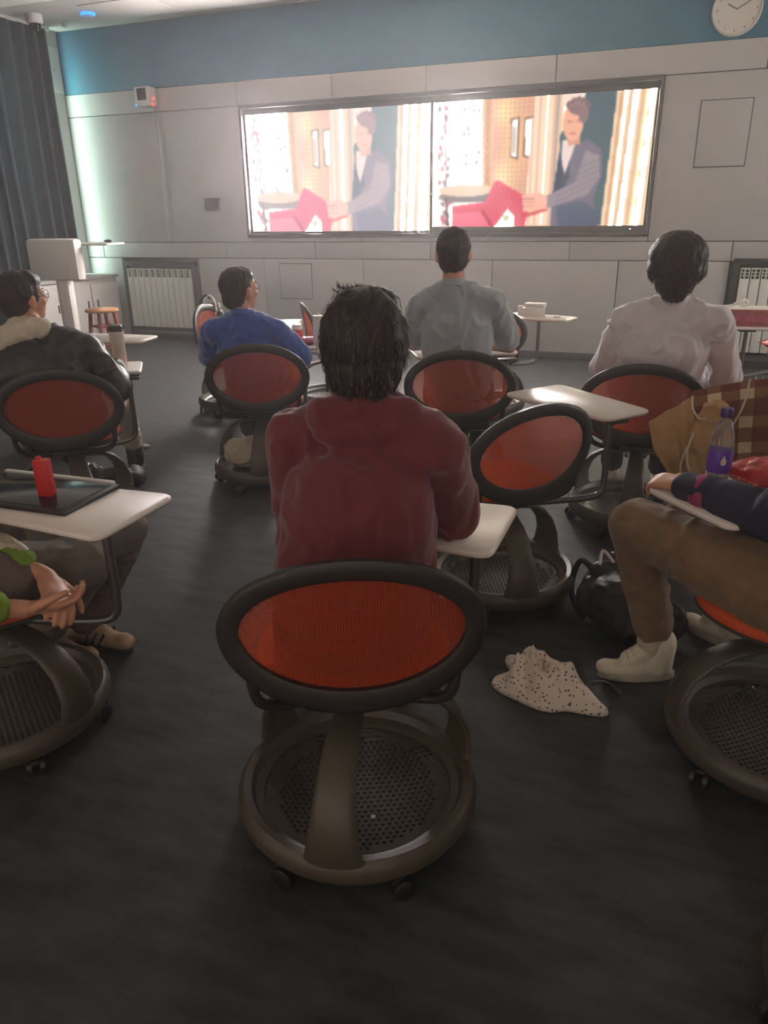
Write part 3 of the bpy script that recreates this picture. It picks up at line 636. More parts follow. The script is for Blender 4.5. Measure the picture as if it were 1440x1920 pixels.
# ------------------------------------------------------------------ people
def ax(yaw, pitch=0, roll=0): return Matrix.Rotation(yaw, 3, 'Z') @ Matrix.Rotation(pitch, 3, 'X') @ Matrix.Rotation(roll, 3, 'Y')
def head_prims(mb, c, Rm, k=1.0):
    c = Vector(c); P = lambda x, y, z: c+Rm @ (Vector((x, y, z))*k)
    E_ = lambda p, r: mb.ell(P(*p), tuple(q*k for q in r), Rm)
    E_((0, -.012, .030), (.074, .092, .088)); E_((0, .022, -.030), (.060, .066, .072)); E_((0, .045, -.075), (.036, .038, .030)); E_((0, .052, .035), (.058, .036, .045))
    mb.cap(P(0, .084, .020), P(0, .104, -.020), .008*k, .014*k); E_((.012, .094, -.024), (.009, .010, .007)); E_((-.012, .094, -.024), (.009, .010, .007))
    E_((0, .085, -.048), (.024, .010, .006)); E_((0, .083, -.057), (.020, .010, .007))
    for s_ in (-1, 1):
        E_((s_*.030, .078, .012), (.017, .010, .010)); E_((s_*.038, .060, -.020), (.022, .024, .020))
        mb.ell(P(s_*.078, -.008, -.004), (.010*k, .020*k, .032*k), Rm @ Matrix.Rotation(s_*-.35, 3, 'Z')); mb.ell(P(s_*.076, -.002, -.026), (.007*k, .010*k, .012*k), Rm)
def face_bits(root, o, c, Rm, k=1.0):
    c = Vector(c)
    for s_ in (-1, 1):
        p = c+Rm @ (Vector((s_*.030, .0795, .012))*k)-o
        e_ = MB().ell(p, (.012*k, .010*k, .0085*k), Rm, 12, 8).build('eye', M['eye'], root)
        MB().ell(p+Rm @ Vector((0, .0085, 0))*k, (.0055*k, .003*k, .0055*k), Rm, 10, 6).build('iris', M['iris'], e_)
        MB().cap(c+Rm @ (Vector((s_*.016, .090, .034))*k)-o, c+Rm @ (Vector((s_*.046, .080, .036))*k)-o, (.003, .004), (.002, .003)).build('eyebrow', M['hair'], root)
def hand_prims(mb, wr, dirv, palm_n, side, curl=.5, k=1.0, spread=.06):
    """wrist, pointing direction, palm normal (the side fingers curl to), side=+1 thumb towards cross(dir,normal)"""
    d = Vector(dirv).normalized(); n_ = Vector(palm_n); n_ = (n_-d*n_.dot(d)).normalized(); s_ = d.cross(n_).normalized()*side; wr = Vector(wr)
    mb.cap(wr, wr+d*.03*k, (.026*k, .019*k), (.030*k, .017*k), side=s_)
    mb.cap(wr+d*.025*k, wr+d*.078*k, (.034*k, .015*k), (.039*k, .013*k), side=s_)
    for i, (off, ln) in enumerate(((.028, .070), (.010, .078), (-.009, .072), (-.027, .056))):
        p = wr+(d*.082+s_*off)*k; dr = (d+s_*(off*spread*12)).normalized(); a = curl*(.35+.06*i)
        for seg, (f, r_) in enumerate(((.45, .0088), (.30, .0080), (.25, .0070))):
            dd = (dr*math.cos(a)+n_*math.sin(a)).normalized(); q = p+dd*ln*f*k; mb.cap(p, q, r_*k, (r_-.0007)*k, n=10); p = q; a += curl*.85
    p = wr+(d*.022+s_*.026)*k; dd = (d*.62+s_*.62+n_*.32*curl).normalized(); q = p+dd*.040*k; mb.cap(p, q, .0125*k, .0105*k)
    dd = (d*.85+s_*.30+n_*.45*curl).normalized(); r2 = q+dd*.030*k; mb.cap(q, r2, .0100*k, .0090*k); dd = (d*.9+n_*.5*curl).normalized(); mb.cap(r2, r2+dd*.024*k, .0088*k, .0072*k)
def foot_shoe(root, o, ank, dirv, mat_up, mat_sole, k=1.0, high=False, laces=None, stripes=None):
    d = Vector((dirv[0], dirv[1], 0)).normalized(); s_ = Vector((-d.y, d.x, 0)); b_ = Vector((ank[0], ank[1], 0))-d*.03
    mb = MB()
    P = lambda f, s2, z: b_+d*f*k+s_*s2*k+Vector((0, 0, z*k))
    mb.cap(P(0.0, 0, .050), P(.10, 0, .050), (.036*k, .038*k), (.042*k, .034*k), side=s_); mb.cap(P(.10, 0, .045), P(.19, 0, .038), (.042*k, .030*k), (.038*k, .022*k), side=s_)
    mb.ell(P(.195, 0, .040), (.042*k, .036*k, .030*k)); mb.cap(P(.04, 0, .085), P(.12, 0, .062), .034*k, .028*k)
    if high: mb.cap(P(.015, 0, .06), P(.012, 0, .150), .050*k, .050*k); mb.cap(P(.04, 0, .13), P(.12, 0, .075), .038*k, .034*k)
    up_ = remesh(mb, 'shoe', mat_up, root, o, .006, 3, fold=.0015, fscale=22)
    sm = MB(); ol = []
    for j in range(28):
        q = 2*PI*j/28; c, s2 = math.cos(q), math.sin(q); f = .09+.138*c; wd = .040+.006*c; ol.append((f, wd*s2*(1 if abs(c) < .9 else 1)))
    rg = [[P(f*(1-i), s2*(1-i), z) for f, s2 in ol] for i, z in ((.05, .002), (0, .006), (0, .028), (.05, .032))]
    sm.rings([[p-o for p in r] for r in rg]).build('sole', mat_sole, up_)
    if laces:
        lm = MB()
        for i in range(5):
            t_ = i/4; f, z = (.062+.075*t_, .158-.052*t_) if high else (.085+.055*t_, .098-.022*t_)
            lm.tube([P(f-.006, -.026, z-.012)-o, P(f, 0, z+.003)-o, P(f-.006, .026, z-.012)-o], .0032, 6)
        lm.build('laces', laces, up_)
    if stripes:
        for sgn in (-1, 1):
            for q in range(3):
                f = .055+.030*q; MB().tube([P(f, sgn*.038, .032)-o, P(f+.012, sgn*.038, .052)-o, P(f+.022, sgn*.028, .074)-o], .005, 6).build('stripe', stripes, up_)
    return up_
def lerp(a, b_, u): return Vector(a)*(1-u)+Vector(b_)*u
def person(label, J, shirt, trousers, shoes, voxel=.008, sleeve='long', tuck=.0, fold=.006, fitted=1.0, head=True, hair=None, hk=1.0, collar=None, gl=False, thumb=(1, 1), curl=.5, handk=1.0, cuffs=None, off=.010):
    o = Vector((J['pelvis'][0], J['pelvis'][1], 0)); root = empty('person', o, label, 'person', group='people watching the screens')
    V = {k: Vector(v) for k, v in J.items() if isinstance(v, (tuple, list, Vector))}
    yaw = J['yaw']; side = Vector((math.cos(yaw), math.sin(yaw), 0)); fwd = Vector((-math.sin(yaw), math.cos(yaw), 0))
    pel, nk = V['pelvis'], V['neck']; hd = V['head']; Rm = ax(J['hyaw'], J.get('hpitch', 0), J.get('hroll', 0))
    shm = (V['shL']+V['shR'])/2; hw = (V['shR']-V['shL']).length/2; shs = (V['shR']-V['shL']).normalized()
    waist = lerp(pel, shm, .40)-fwd*J.get('slouch', .01); chest = lerp(pel, shm, .74)-fwd*J.get('slouch', .01)*1.5
    hipL, hipR = pel-side*.085, pel+side*.085
    # --- the body, one skin
    mb = MB()
    mb.cap(pel, waist, (.145, .105), (.115, .085), side=side); mb.cap(waist, chest, (.115, .085), (hw*.86, .095), side=shs); mb.cap(chest, shm-Vector((0, 0, .035)), (hw*.86, .095), (hw*.70, .062), side=shs)
    mb.cap(V['shL'], V['shR'], .046, .046); mb.cap(shm-Vector((0, 0, .02)), nk, .06, .052)
    neck_top = hd+Rm @ (Vector((0, -.025, -.055))*hk); mb.cap(nk-Vector((0, 0, .02)), neck_top, .055*hk, .052*hk)
    for s_ in (-1, 1): mb.cap(nk-Vector((0, 0, .015)), V['shR' if s_ > 0 else 'shL'], .046, .042)
    head_prims(mb, hd, Rm, hk)
    for a, q in (('L', 0), ('R', 1)):
        mb.cap(V['sh'+a], V['el'+a], .044, .036); mb.cap(V['el'+a], V['wr'+a], .036, .025)
        hdv = J.get('hand'+a) or tuple((V['wr'+a]-V['el'+a]).normalized()); hn = J.get('palm'+a, (0, 0, -1))
        hand_prims(mb, V['wr'+a], hdv, hn, thumb[q], curl, handk)
        hp = hipL if a == 'L' else hipR
        mb.cap(hp, V['kn'+a], .078, .052); mb.cap(V['kn'+a], V['an'+a], .050, .034); mb.cap(V['an'+a], Vector((V['an'+a].x, V['an'+a].y, .05)), .034, .03)
    body = remesh(mb, 'body', M['skin'], root, o, voxel, 3)
    face_bits(root, o, hd, Rm, hk)
    # --- top
    mb = MB(); g = off
    hem = pel+Vector((0, 0, -.02))*1.0
    wd_ = max(.150*fitted, hw*.90); mb.cap(hem+Vector((0, 0, tuck)), waist, (max(.165, wd_)+g, .120+g), (wd_+g, .112+g), side=side); mb.cap(waist, chest, (wd_+g, .112+g), (hw*.95+g, .106+g), side=shs)
    mb.cap(chest, shm-Vector((0, 0, .03)), (hw*.95+g, .106+g), (hw*.84+g, .068+g), side=shs); mb.cap(V['shL'], V['shR'], .046+g, .046+g)
    mb.cap(shm-Vector((0, 0, .03)), nk-Vector((0, 0, .022)), .078+g, .072)
    for a in 'LR':
        mb.cap(nk-Vector((0, 0, .012)), V['sh'+a], .060, .047+g)
        if sleeve == 'long':
            mb.cap(V['sh'+a], V['el'+a], .050+g, .046+g); mb.cap(V['el'+a], lerp(V['el'+a], V['wr'+a], J.get('slv', .94)), .045+g, .028+g)
        elif sleeve == 'none': pass
        else: mb.cap(V['sh'+a], lerp(V['sh'+a], V['el'+a], .80), .052+g, .056+g)
    if collar == 'hood':
        mb.cap(nk+side*-.09-fwd*.04+Vector((0, 0, -.01)), nk+side*.09-fwd*.04+Vector((0, 0, -.01)), .032, .032); mb.cap(nk-fwd*.055+Vector((0, 0, -.05)), nk-fwd*.05+Vector((0, 0, -.09)), (.11, .03), (.06, .02), side=side)
    sh_ = remesh(mb, 'top', shirt, root, o, voxel, 12, fold=fold, fscale=12, fstretch=(1, 1, .6), seed=len(label))
    if collar in ('stand', 'crew'):
        h_ = .034 if collar == 'stand' else .014; c0 = lerp(nk, neck_top, .12); axn = (neck_top-nk).normalized(); u_ = side; w_ = axn.cross(u_).normalized(); cm = MB()
        rg = [[c0+axn*z+(u_*math.cos(q)*r_+w_*math.sin(q)*r_*1.0)-o for q in [2*PI*j/28 for j in range(28)]] for r_, z in ((.064, -.03), (.074, -.02), (.070, 0), (.066, h_), (.060, h_), (.060, -.03))]
        cm.rings(rg, caps=False).build('collar', shirt, sh_)
    if cuffs:
        for a in 'LR':
            sv_ = J.get('slv', .94); p, q = lerp(V['el'+a], V['wr'+a], sv_-.04), lerp(V['el'+a], V['wr'+a], sv_+.10); remesh(MB().cap(p, q, .050, .044), 'cuff', cuffs, root, o, voxel, 1, fold=.005, fscale=20)
    # --- trousers
    mb = MB(); mb.cap(pel-side*.05, pel+side*.05, .115, .115); mb.cap(pel, lerp(pel, waist, .5), (.155, .115), (.14, .10), side=side)
    tr_k = J.get('trk', 1.0)
    for a in 'LR':
        hp = hipL if a == 'L' else hipR; low = lerp(V['kn'+a], V['an'+a], J.get('hem', .95))
        mb.cap(hp, lerp(hp, V['kn'+a], .5), .098*tr_k, .086*tr_k); mb.cap(lerp(hp, V['kn'+a], .5), V['kn'+a], .086*tr_k, .068*tr_k); mb.cap(V['kn'+a], low, .068*tr_k, .056*tr_k)
    remesh(mb, 'trousers', trousers, root, o, voxel, 3, fold=fold*1.0, fscale=9, seed=len(label)+5)
    for a in 'LR':
        fd = J.get('foot'+a) or tuple(fwd); foot_shoe(root, o, V['an'+a], fd, *shoes)
    if hair: hair(root, o, hd, Rm, hk)
    if gl:
        P = lambda x, y, z: hd+Rm @ (Vector((x, y, z))*hk)-o; gm = MB()
        for s_ in (-1, 1):
            gm.tube([P(s_*.032+.023*math.cos(q), .102-.01*abs(math.cos(q)), .010+.018*math.sin(q)) for q in [2*PI*j/20 for j in range(20)]], .0016, 6, closed=True)
            gm.tube([P(s_*.055, .098, .014), P(s_*.076, .06, .012), P(s_*.081, -.005, .010)], .0016, 6)
        gm.tube([P(-.010, .103, .014), P(0, .106, .017), P(.010, .103, .014)], .0016, 6); gm.build('glasses', M['metal'], root)
    return root, V
def hair_fn(prims, strands=900, length=.03, droop=.6, tuft=None, seed=1):
    def f(root, o, c, Rm, k):
        c = Vector(c); mb = MB()
        for p, r in prims: mb.ell(c+Rm @ (Vector(p)*k), tuple(q*k for q in r), Rm)
        hb = remesh(mb, 'hair', M['hair'], root, o, .007, 3, fold=.006, fscale=20, fstretch=(1, 1, .35), seed=seed)
        rr = random.Random(seed); me = hb.data; nv = len(me.vertices); sm = MB(); cl = c-o
        for i in range(strands):
            v = me.vertices[rr.randrange(nv)]; p = v.co; nn = v.normal
            dn = Rm @ Vector((0, -.15, -1)); t_ = (dn-nn*dn.dot(nn)*.9)
            if t_.length < .1: t_ = Rm @ Vector((rr.uniform(-1, 1), rr.uniform(-1, 1), 0))
            t_.normalize(); L_ = length*rr.uniform(.5, 1.2); w_ = nn.cross(t_).normalized()*.0016
            a0 = p-nn*.003; a1 = p+t_*L_*.5+nn*.004*rr.uniform(.3, 1.6); a2 = p+t_*L_+nn*.004*rr.uniform(-.5, 1.5)
            sm.add([a0-w_, a0+w_, a1+w_, a1-w_, a2], [(0, 1, 2, 3), (3, 2, 4)])
        if tuft:
            for i in range(70):
                p = c-o+Rm @ (Vector(tuft)*k)+Vector((rr.gauss(0, .012), rr.gauss(0, .012), rr.gauss(0, .004))); d = (Rm @ Vector((rr.gauss(-.5, .6), rr.gauss(0, .5), 1))).normalized()
                L_ = rr.uniform(.008, .022); w_ = d.orthogonal().normalized()*.0012; sm.add([p-w_, p+w_, p+d*L_], [(0, 1, 2)])
        st_ = sm.mesh('stray_hairs', M['hair'], smooth=False); so = link('stray_hairs', st_, hb); so['kind'] = 'stuff'
    return f
hair_round = hair_fn([((0, -.030, .038), (.090, .098, .096)), ((0, -.055, -.020), (.080, .062, .085)), ((0, -.062, -.070), (.060, .040, .045)), ((0, .035, .085), (.072, .055, .042)), ((.062, -.01, .01), (.030, .055, .060)), ((-.062, -.01, .01), (.030, .055, .060))], 1400, .035, tuft=(-.035, .02, .118), seed=3)
hair_short = hair_fn([((0, -.022, .040), (.080, .092, .086)), ((0, -.052, -.015), (.068, .052, .070)), ((0, .022, .072), (.068, .060, .046))], 700, .018, seed=5)
hair_mush = hair_fn([((0, -.025, .045), (.112, .112, .092)), ((0, -.035, -.005), (.118, .095, .075)), ((0, -.060, -.055), (.082, .055, .058)), ((0, -.065, -.095), (.052, .035, .040)), ((0, .045, .075), (.085, .055, .045))], 1300, .022, seed=7)
hair_mid = hair_fn([((0, -.022, .042), (.085, .098, .090)), ((0, -.052, -.010), (.072, .055, .075)), ((0, .022, .076), (.072, .066, .050))], 900, .022, seed=9)

def seated(o, yaw, head, hyaw, neck, shL, shR, elL, elR, wrL, wrR, knw=.13, kz=.52, thigh=.43, foot=.10, **kw):
    y = R(yaw); f = Vector((-math.sin(y), math.cos(y), 0)); s_ = Vector((math.cos(y), math.sin(y), 0)); P = Vector((o[0], o[1], .56))
    J = dict(pelvis=tuple(P), yaw=y, hyaw=R(hyaw), head=head, neck=neck, shL=shL, shR=shR, elL=elL, elR=elR, wrL=wrL, wrR=wrR)
    for a, g in (('L', -1), ('R', 1)):
        k = P+f*thigh+s_*g*knw; k.z = kz; J['kn'+a] = tuple(k); an = k+f*foot; an.z = .10; J['an'+a] = tuple(an)
    J.update(kw); return J

person('person with round dark hair in a maroon top, seated in the foreground, back to us',
    seated((-.635, 1.42), 22, (-.615, 1.50, 1.185), 20, (-.605, 1.46, 1.075), (-.765, 1.44, .985), (-.455, 1.50, .985), (-.80, 1.52, .745), (-.445, 1.63, .775), (-.74, 1.78, .735), (-.60, 1.84, .742), hpitch=R(4), slouch=.02),
    M['maroon'], M['darkpants'], (M['canvas'], M['rubber']), voxel=.007, fold=.009, fitted=1.10, hair=hair_round, collar='hood', off=.018)
person('person with short dark hair in a grey T-shirt, seated upright facing the screens',
    seated((-1.04, 3.84), 15, (-1.075, 3.82, 1.265), 15, (-1.055, 3.78, 1.125), (-1.225, 3.74, 1.03), (-.86, 3.82, 1.04), (-1.31, 3.90, .80), (-.80, 3.98, .80), (-1.24, 4.14, .765), (-1.0, 4.20, .765)),
    M['greytee'], M['darkpants'], (M['canvas'], M['rubber']), sleeve='short', fold=.010, hair=hair_short, collar='crew', hk=1.05)
person('person with bushy mushroom haircut in a white shirt, seated at the right',
    seated((-.08, 3.78), 3, (-.02, 3.62, 1.235), 5, (-.015, 3.62, 1.075), (-.205, 3.60, 1.00), (.175, 3.62, 1.00), (-.29, 3.72, .76), (.255, 3.76, .74), (-.18, 3.98, .68), (.12, 4.0, .68), slouch=.03, hpitch=R(6)),
    M['shirt'], M['darkpants'], (M['canvas'], M['rubber']), fold=.012, fitted=1.12, hair=hair_mush, collar='stand', hk=1.06, off=.016)
person('person with glasses and short dark hair in a blue T-shirt, head turned to the screens',
    seated((-2.21, 3.76), 22, (-2.31, 3.80, 1.065), -18, (-2.28, 3.76, .935), (-2.46, 3.72, .85), (-2.09, 3.80, .86), (-2.58, 3.84, .66), (-1.99, 3.93, .66), (-2.40, 4.06, .72), (-2.15, 3.98, .745), kz=.58, knw=.17, thigh=.50, hpitch=R(8), slouch=-.02),
    M['blue'], M['darkpants'], (M['canvas'], M['rubber']), sleeve='short', fold=.010, fitted=1.05, hair=hair_short, collar='crew', gl=True, hk=1.08, off=.014)
p5, V5 = person('person in a black and cream jacket at the left edge, glasses, head turned right',
    seated((-2.80, 2.80), 33, (-2.875, 2.80, 1.107), -14, (-2.80, 2.76, .985), (-3.00, 2.64, .89), (-2.55, 2.80, .89), (-3.05, 2.76, .66), (-2.455, 2.86, .70), (-3.0, 2.98, .745), (-2.66, 3.10, .745), hpitch=R(6), slouch=.04, knL=(-3.08, 3.12, .52), knR=(-2.80, 3.26, .54), anL=(-3.2, 3.3, .10), anR=(-3.03, 3.60, .12), footR=(-.55, .8), footL=(-.5, .8), hem=.80),
    M['blackcloth'], M['cream'], (M['blackcloth'], M['rubber'], 1.0, True), fold=.009, fitted=1.2, hair=hair_mid, collar=None, gl=True, hk=1.03, off=.022)
# cream yoke and hood of the jacket
o5 = Vector((-2.80, 2.80, 0)); ymb = MB(); nk5 = V5['neck']
ymb.cap(V5['shL']+Vector((.0, -.02, .01)), nk5+Vector((.03, -.05, .0)), .075, .058); ymb.cap(nk5+Vector((.06, -.03, .0)), nk5+Vector((-.05, -.05, .01)), .055, .05); ymb.cap(V5['shL']+Vector((0, -.02, 0)), V5['elL']+Vector((0, -.02, .06)), .074, .070)
remesh(ymb, 'jacket_yoke', M['cream'], p5, o5, .008, 3, fold=.006, fscale=12)
# lower left person: legs, folded hands; body beyond the frame
J6 = dict(pelvis=(-1.74, 1.20, .55), yaw=R(-36), hyaw=R(-10), head=(-1.92, 1.18, 1.20), neck=(-1.94, 1.16, 1.07), shL=(-2.06, 1.28, .97), shR=(-1.80, 1.03, .97), elL=(-1.78, 1.34, .66), elR=(-1.62, 1.05, .60),
    wrL=(-1.505, 1.37, .555), wrR=(-1.475, 1.25, .525), handL=(.80, -.50, -.30), handR=(.72, .62, -.05), palmL=(-.2, -.3, -.9), palmR=(0, .5, .85), knL=(-1.60, 1.78, .52), trk=1.22, knR=(-1.57, 1.56, .50), anL=(-1.88, 1.83, .10), anR=(-1.94, 1.70, .12), footL=(.95, .05), footR=(.8, .1), hem=.92, slv=.62)
person('person at the lower left edge with clasped hands, green cuffs and grey trousers', J6, M['cream'], M['greypants'], (M['tanleather'], M['sole'], 1.0, False, M['cream'], M['black']), voxel=.006, fold=.008, hair=hair_short, cuffs=M['green'], off=.020, handk=1.12, curl=.7)
J7 = dict(pelvis=(.43, 1.92, .56), yaw=R(50), hyaw=R(30), head=(.50, 1.90, 1.22), neck=(.50, 1.86, 1.08), shL=(.38, 1.74, .98), shR=(.64, 1.98, .98), elL=(.285, 1.92, .752), elR=(.66, 2.2, .76), wrL=(.078, 2.105, .752), wrR=(.50, 2.38, .76),
    handL=(-.75, .62, -.12), palmL=(.2, .3, -1), knL=(-.035, 2.215, .575), knR=(.12, 2.42, .55), anL=(.07, 2.30, .12), anR=(.32, 2.60, .10), footL=(-.93, -.30), footR=(-.8, .5), trk=1.12, hem=.80)
p7, V7 = person('person at the right edge in brown corduroy trousers and navy sleeve, hand on tablet', J7, M['navy'], M['khaki'], (M['canvas'], M['rubber'], .92, True, M['cream']), voxel=.006, fold=.007, hair=hair_short, off=.014, thumb=(-1, 1), curl=.8)
o7 = Vector((.43, 1.92, 0)); remesh(MB().cap(lerp(V7['elL'], V7["wrL"], .72), lerp(V7["elL"], V7["wrL"], .73), .0525, .0515), 'sleeve_stripe', M['pinkstripe'], p7, o7, .006, 1)
remesh(MB().cap((.055, 2.30, .12), (.05, 2.29, .175), .045, .046), 'sock', M['cream'], p7, o7, .006, 2)

# ------------------------------------------------------------------ small things
TZ = .722
def rot2(v, a): c, s_ = math.cos(a), math.sin(a); return (v[0]*c-v[1]*s_, v[0]*s_+v[1]*c)
ta = empty('tablet_computer', (-1.70, 1.52, TZ), 'black tablet computer lying flat on the lower left writing tablet', 'tablet', rz=R(2))
MB().box((0, 0, .006), (.50, .235, .012), bev=.004).build('body', M['black'], ta); MB().box((0, 0, .0128), (.46, .20, .002), bev=.0005).build('screen', M['glassdark'], ta)
MB().box((.02, .128, .008), (.40, .016, .014), bev=.004).build('keyboard_edge', M['white'], ta)
rb = empty('drink_carton', (-1.585, 1.50, TZ+.014), 'small upright red carton standing on the black tablet computer', 'carton', rz=R(12))
MB().box((0, 0, .052), (.040, .030, .104), bev=.002).build('box', M['red'], rb)
MB().box((-.012, .006, .107), (.012, .014, .009), bev=.002).build('folded_flap', M['red'], rb)
# tumbler
tu = empty('bottle', (-2.735, 3.235, TZ), 'tall cream tumbler with brown lid in front of person in black', 'bottle')
MB().lathe([(0, 0), (.032, 0), (.035, .006), (.037, .17), (.036, .185), (0, .186)], 28).build('body', M['tumbler'], tu)
ld = MB().lathe([(0, .186), (.034, .186), (.035, .19), (.034, .212), (.028, .218), (0, .218)], 28).build('lid', M['lid'], tu); MB().tube([(.03, 0, .205), (.052, 0, .213), (.05, 0, .198)], .004, 8).build('spout', M['chrome'], ld)
# items on the blue T-shirt person's tablet
cn = empty('drink_can', (-2.19, 4.24, TZ), 'red and white drink can beside the blue T-shirt', 'can')
MB().lathe([(0, 0), (.028, 0), (.032, .006), (.032, .098), (.027, .106)], 24).build('body', M['red'], cn); MB().lathe([(0, .104), (.027, .104), (.028, .11), (.025, .112), (0, .108)], 24).build('lid', M['white'], cn)
MB().lathe([(.0325, .082), (.0325, .098), (.0275, .1065), (.026, .104), (.031, .097), (.031, .082)], 24).build('rim_band', M['cardboard'], cn)
wb = empty('bottle', (-1.985, 4.12, TZ), 'slim white bottle with straw lid left of the maroon person\'s head', 'bottle')
MB().lathe([(0, 0), (.030, 0), (.033, .006), (.033, .15), (.026, .165), (0, .166)], 24).build('body', M['white'], wb); l2 = MB().lathe([(0, .166), (.030, .166), (.030, .185), (0, .187)], 24).build('lid', M['tumbler'], wb); MB().tube([(0, 0, .185), (.004, 0, .205)], .004, 8).build('straw', M['white'], l2)
def pillow(name, c, sx, sy, sz, rz, mt, label, cat, seed=0, amp=.12, extra=None, group=None):
    """sealed plastic packet: two crimped ends, puffy crumpled middle"""
    root = empty(name, c, label, cat, rz=rz, group=group); NX, NY = 34, 22; vs = []; fs = []
    for side_ in (1, -1):
        for i in range(NX+1):
            for j in range(NY+1):
                u, v = 2*i/NX-1, 2*j/NY-1; hgt = (max(0, 1-abs(u)**2.6))**.55*(max(0, 1-abs(v)**2.2))**.6
                nz_ = noise.noise(Vector((u*3+seed, v*3, side_)))*.5+noise.noise(Vector((u*8+seed, v*8, side_)))*.25
                z = side_*sz/2*hgt*(1+nz_*amp*4)+sz/2; vs.append((u*sx/2, v*sy/2*(1-.08*(1-abs(u))), max(z, .001)))
    n1_ = (NX+1)*(NY+1)
    for k in (0, 1):
        for i in range(NX):
            for j in range(NY):
                a = k*n1_+i*(NY+1)+j; q = (a, a+NY+1, a+NY+2, a+1); fs.append(q if k == 0 else q[::-1])
    MB().add(vs, fs).build('wrapper', mt, root, sharp=35)
    for s_ in (-1, 1):
        mb = MB(); rg = []
        for j in range(17):
            y = -sy/2+sy*j/16; zz_ = sz/2+.003*(j % 2); rg.append([(s_*sx/2, y, zz_-.001), (s_*(sx/2+.012), y, zz_-.001), (s_*(sx/2+.012), y, zz_+.001), (s_*sx/2, y, zz_+.001)])
        mb.rings(rg).build('crimped_seal', mt, root, smooth=False)
    return root
pillow('snack_packet', (-2.09, 4.16, TZ), .17, .11, .05, R(10), M['pinkpack'], 'crumpled pink snack packet beside the red can', 'packet', 2)
tag(MB().lathe([(0, 0), (.02, .0), (.045, .012), (.043, .014), (.02, .004), (0, .003)], 24, c=(-1.99, 4.035, TZ)).build('saucer', M['white']), 'small white dish just below the pink snack packet', 'dish')
# cartons on far tablet
for i, (dx, dy, z, sx, sy, sz, rz, lab) in enumerate(((-.03, .0, 0, .17, .12, .065, 10, 'lower white carton stacked on the far tablet'), (-.02, .01, .065, .15, .09, .03, -6, 'upper white carton topping the stack on the far tablet'), (-.13, .03, 0, .05, .05, .07, 0, 'small white carton left of the carton stack'))):
    e_ = empty('carton', (-.99+dx, 5.93+dy, TZ+z), lab, 'carton', rz=R(rz), group='white cartons on the far tablet'); MB().box((0, 0, sz/2), (sx, sy, sz), bev=.003).build('box', M['cardboard'], e_)
    MB().box((0, 0, sz+.0006), (sx*.9, .012, .001)).build('tape', M['white'], e_, smooth=False)
tag(MB().box((-.83, 5.87, TZ+.006), (.05, .03, .012), bev=.003).build('tissue_pack', M['cardboard']), 'tiny white packet at the right end of the far tablet', 'packet')
# red boxes at the right
b1 = empty('gift_box', (.50, 5.84, TZ), 'long red and white printed box on the far right tablet', 'box', rz=R(4))
MB().box((0, 0, .055), (.56, .26, .11), bev=.004).build('box', M['redbox'], b1); MB().box((-.283, 0, .055), (.003, .22, .09)).build('end_label', M['cardboard'], b1, smooth=False)
MB().box((.0, 0, .1115), (.54, .24, .003), bev=.001).build('lid_panel', M['cardboard'], b1); MB().box((.05, -.1315, .055), (.36, .002, .05)).build('side_label', M['pinkpack'], b1, smooth=False)
cb = MB(); cb.tube(smoothpath([(.30, 5.80, .84), (.36, 5.84, .846), (.40, 5.82, .872), (.44, 5.84, .885), (.46, 5.86, .855), (.42, 5.88, .841)], 6), .009, 8)
tag(cb.build('white_strap', M['white']), 'looped white strap lying on the red printed box', 'strap')
gb = empty('gift_box', (.93, 5.96, TZ-.0), 'second red box at the very right edge, partly cut off', 'box', rz=R(6)); MB().box((0, 0, .07), (.22, .22, .14), bev=.004).build('box', M['redbox'], gb); MB().box((0, 0, .142), (.2, .2, .003)).build('lid_panel', M['redpack'], gb, smooth=False)
pillow('red_bag', (.88, 6.28, .47), .44, .34, .12, R(20), M['redpack'], 'crumpled red bag on the far right chair seat', 'bag', 6)
gb2 = empty('gift_box', (.93, 6.25, .585), 'small red box on top of the red bag at the right edge', 'box', rz=R(10)); MB().box((0, 0, .05), (.26, .16, .10), bev=.006).build('box', M['redpack'], gb2); MB().box((0, -.081, .05), (.2, .002, .06)).build('front_label', M['redbox'], gb2, smooth=False)
wbx = empty('carton', (.50, 7.4, 0), 'white carton on the floor near the front wall at right', 'carton', rz=R(-12)); MB().box((0, 0, .06), (.22, .2, .10), bev=.006).build('box', M['cardboard'], wbx); MB().box((0, 0, .006), (.2, .18, .012)).build('dark_base', M['black'], wbx, smooth=False)
# chrome wires added for glints on the far right chair's arm and casters
wc = MB()
for k in range(3): wc.tube([(.60+.05*k, 6.05, .34), (.62+.05*k, 6.03, .28), (.58+.05*k, 6.02, .22)], .008, 8)
tag(wc.tube([(.58, 6.05, .345), (.75, 6.05, .345)], .008, 8).build('chair_glints', M['chrome']), 'chrome wires standing in for chair hooks below the red bag at the right edge', 'glints')

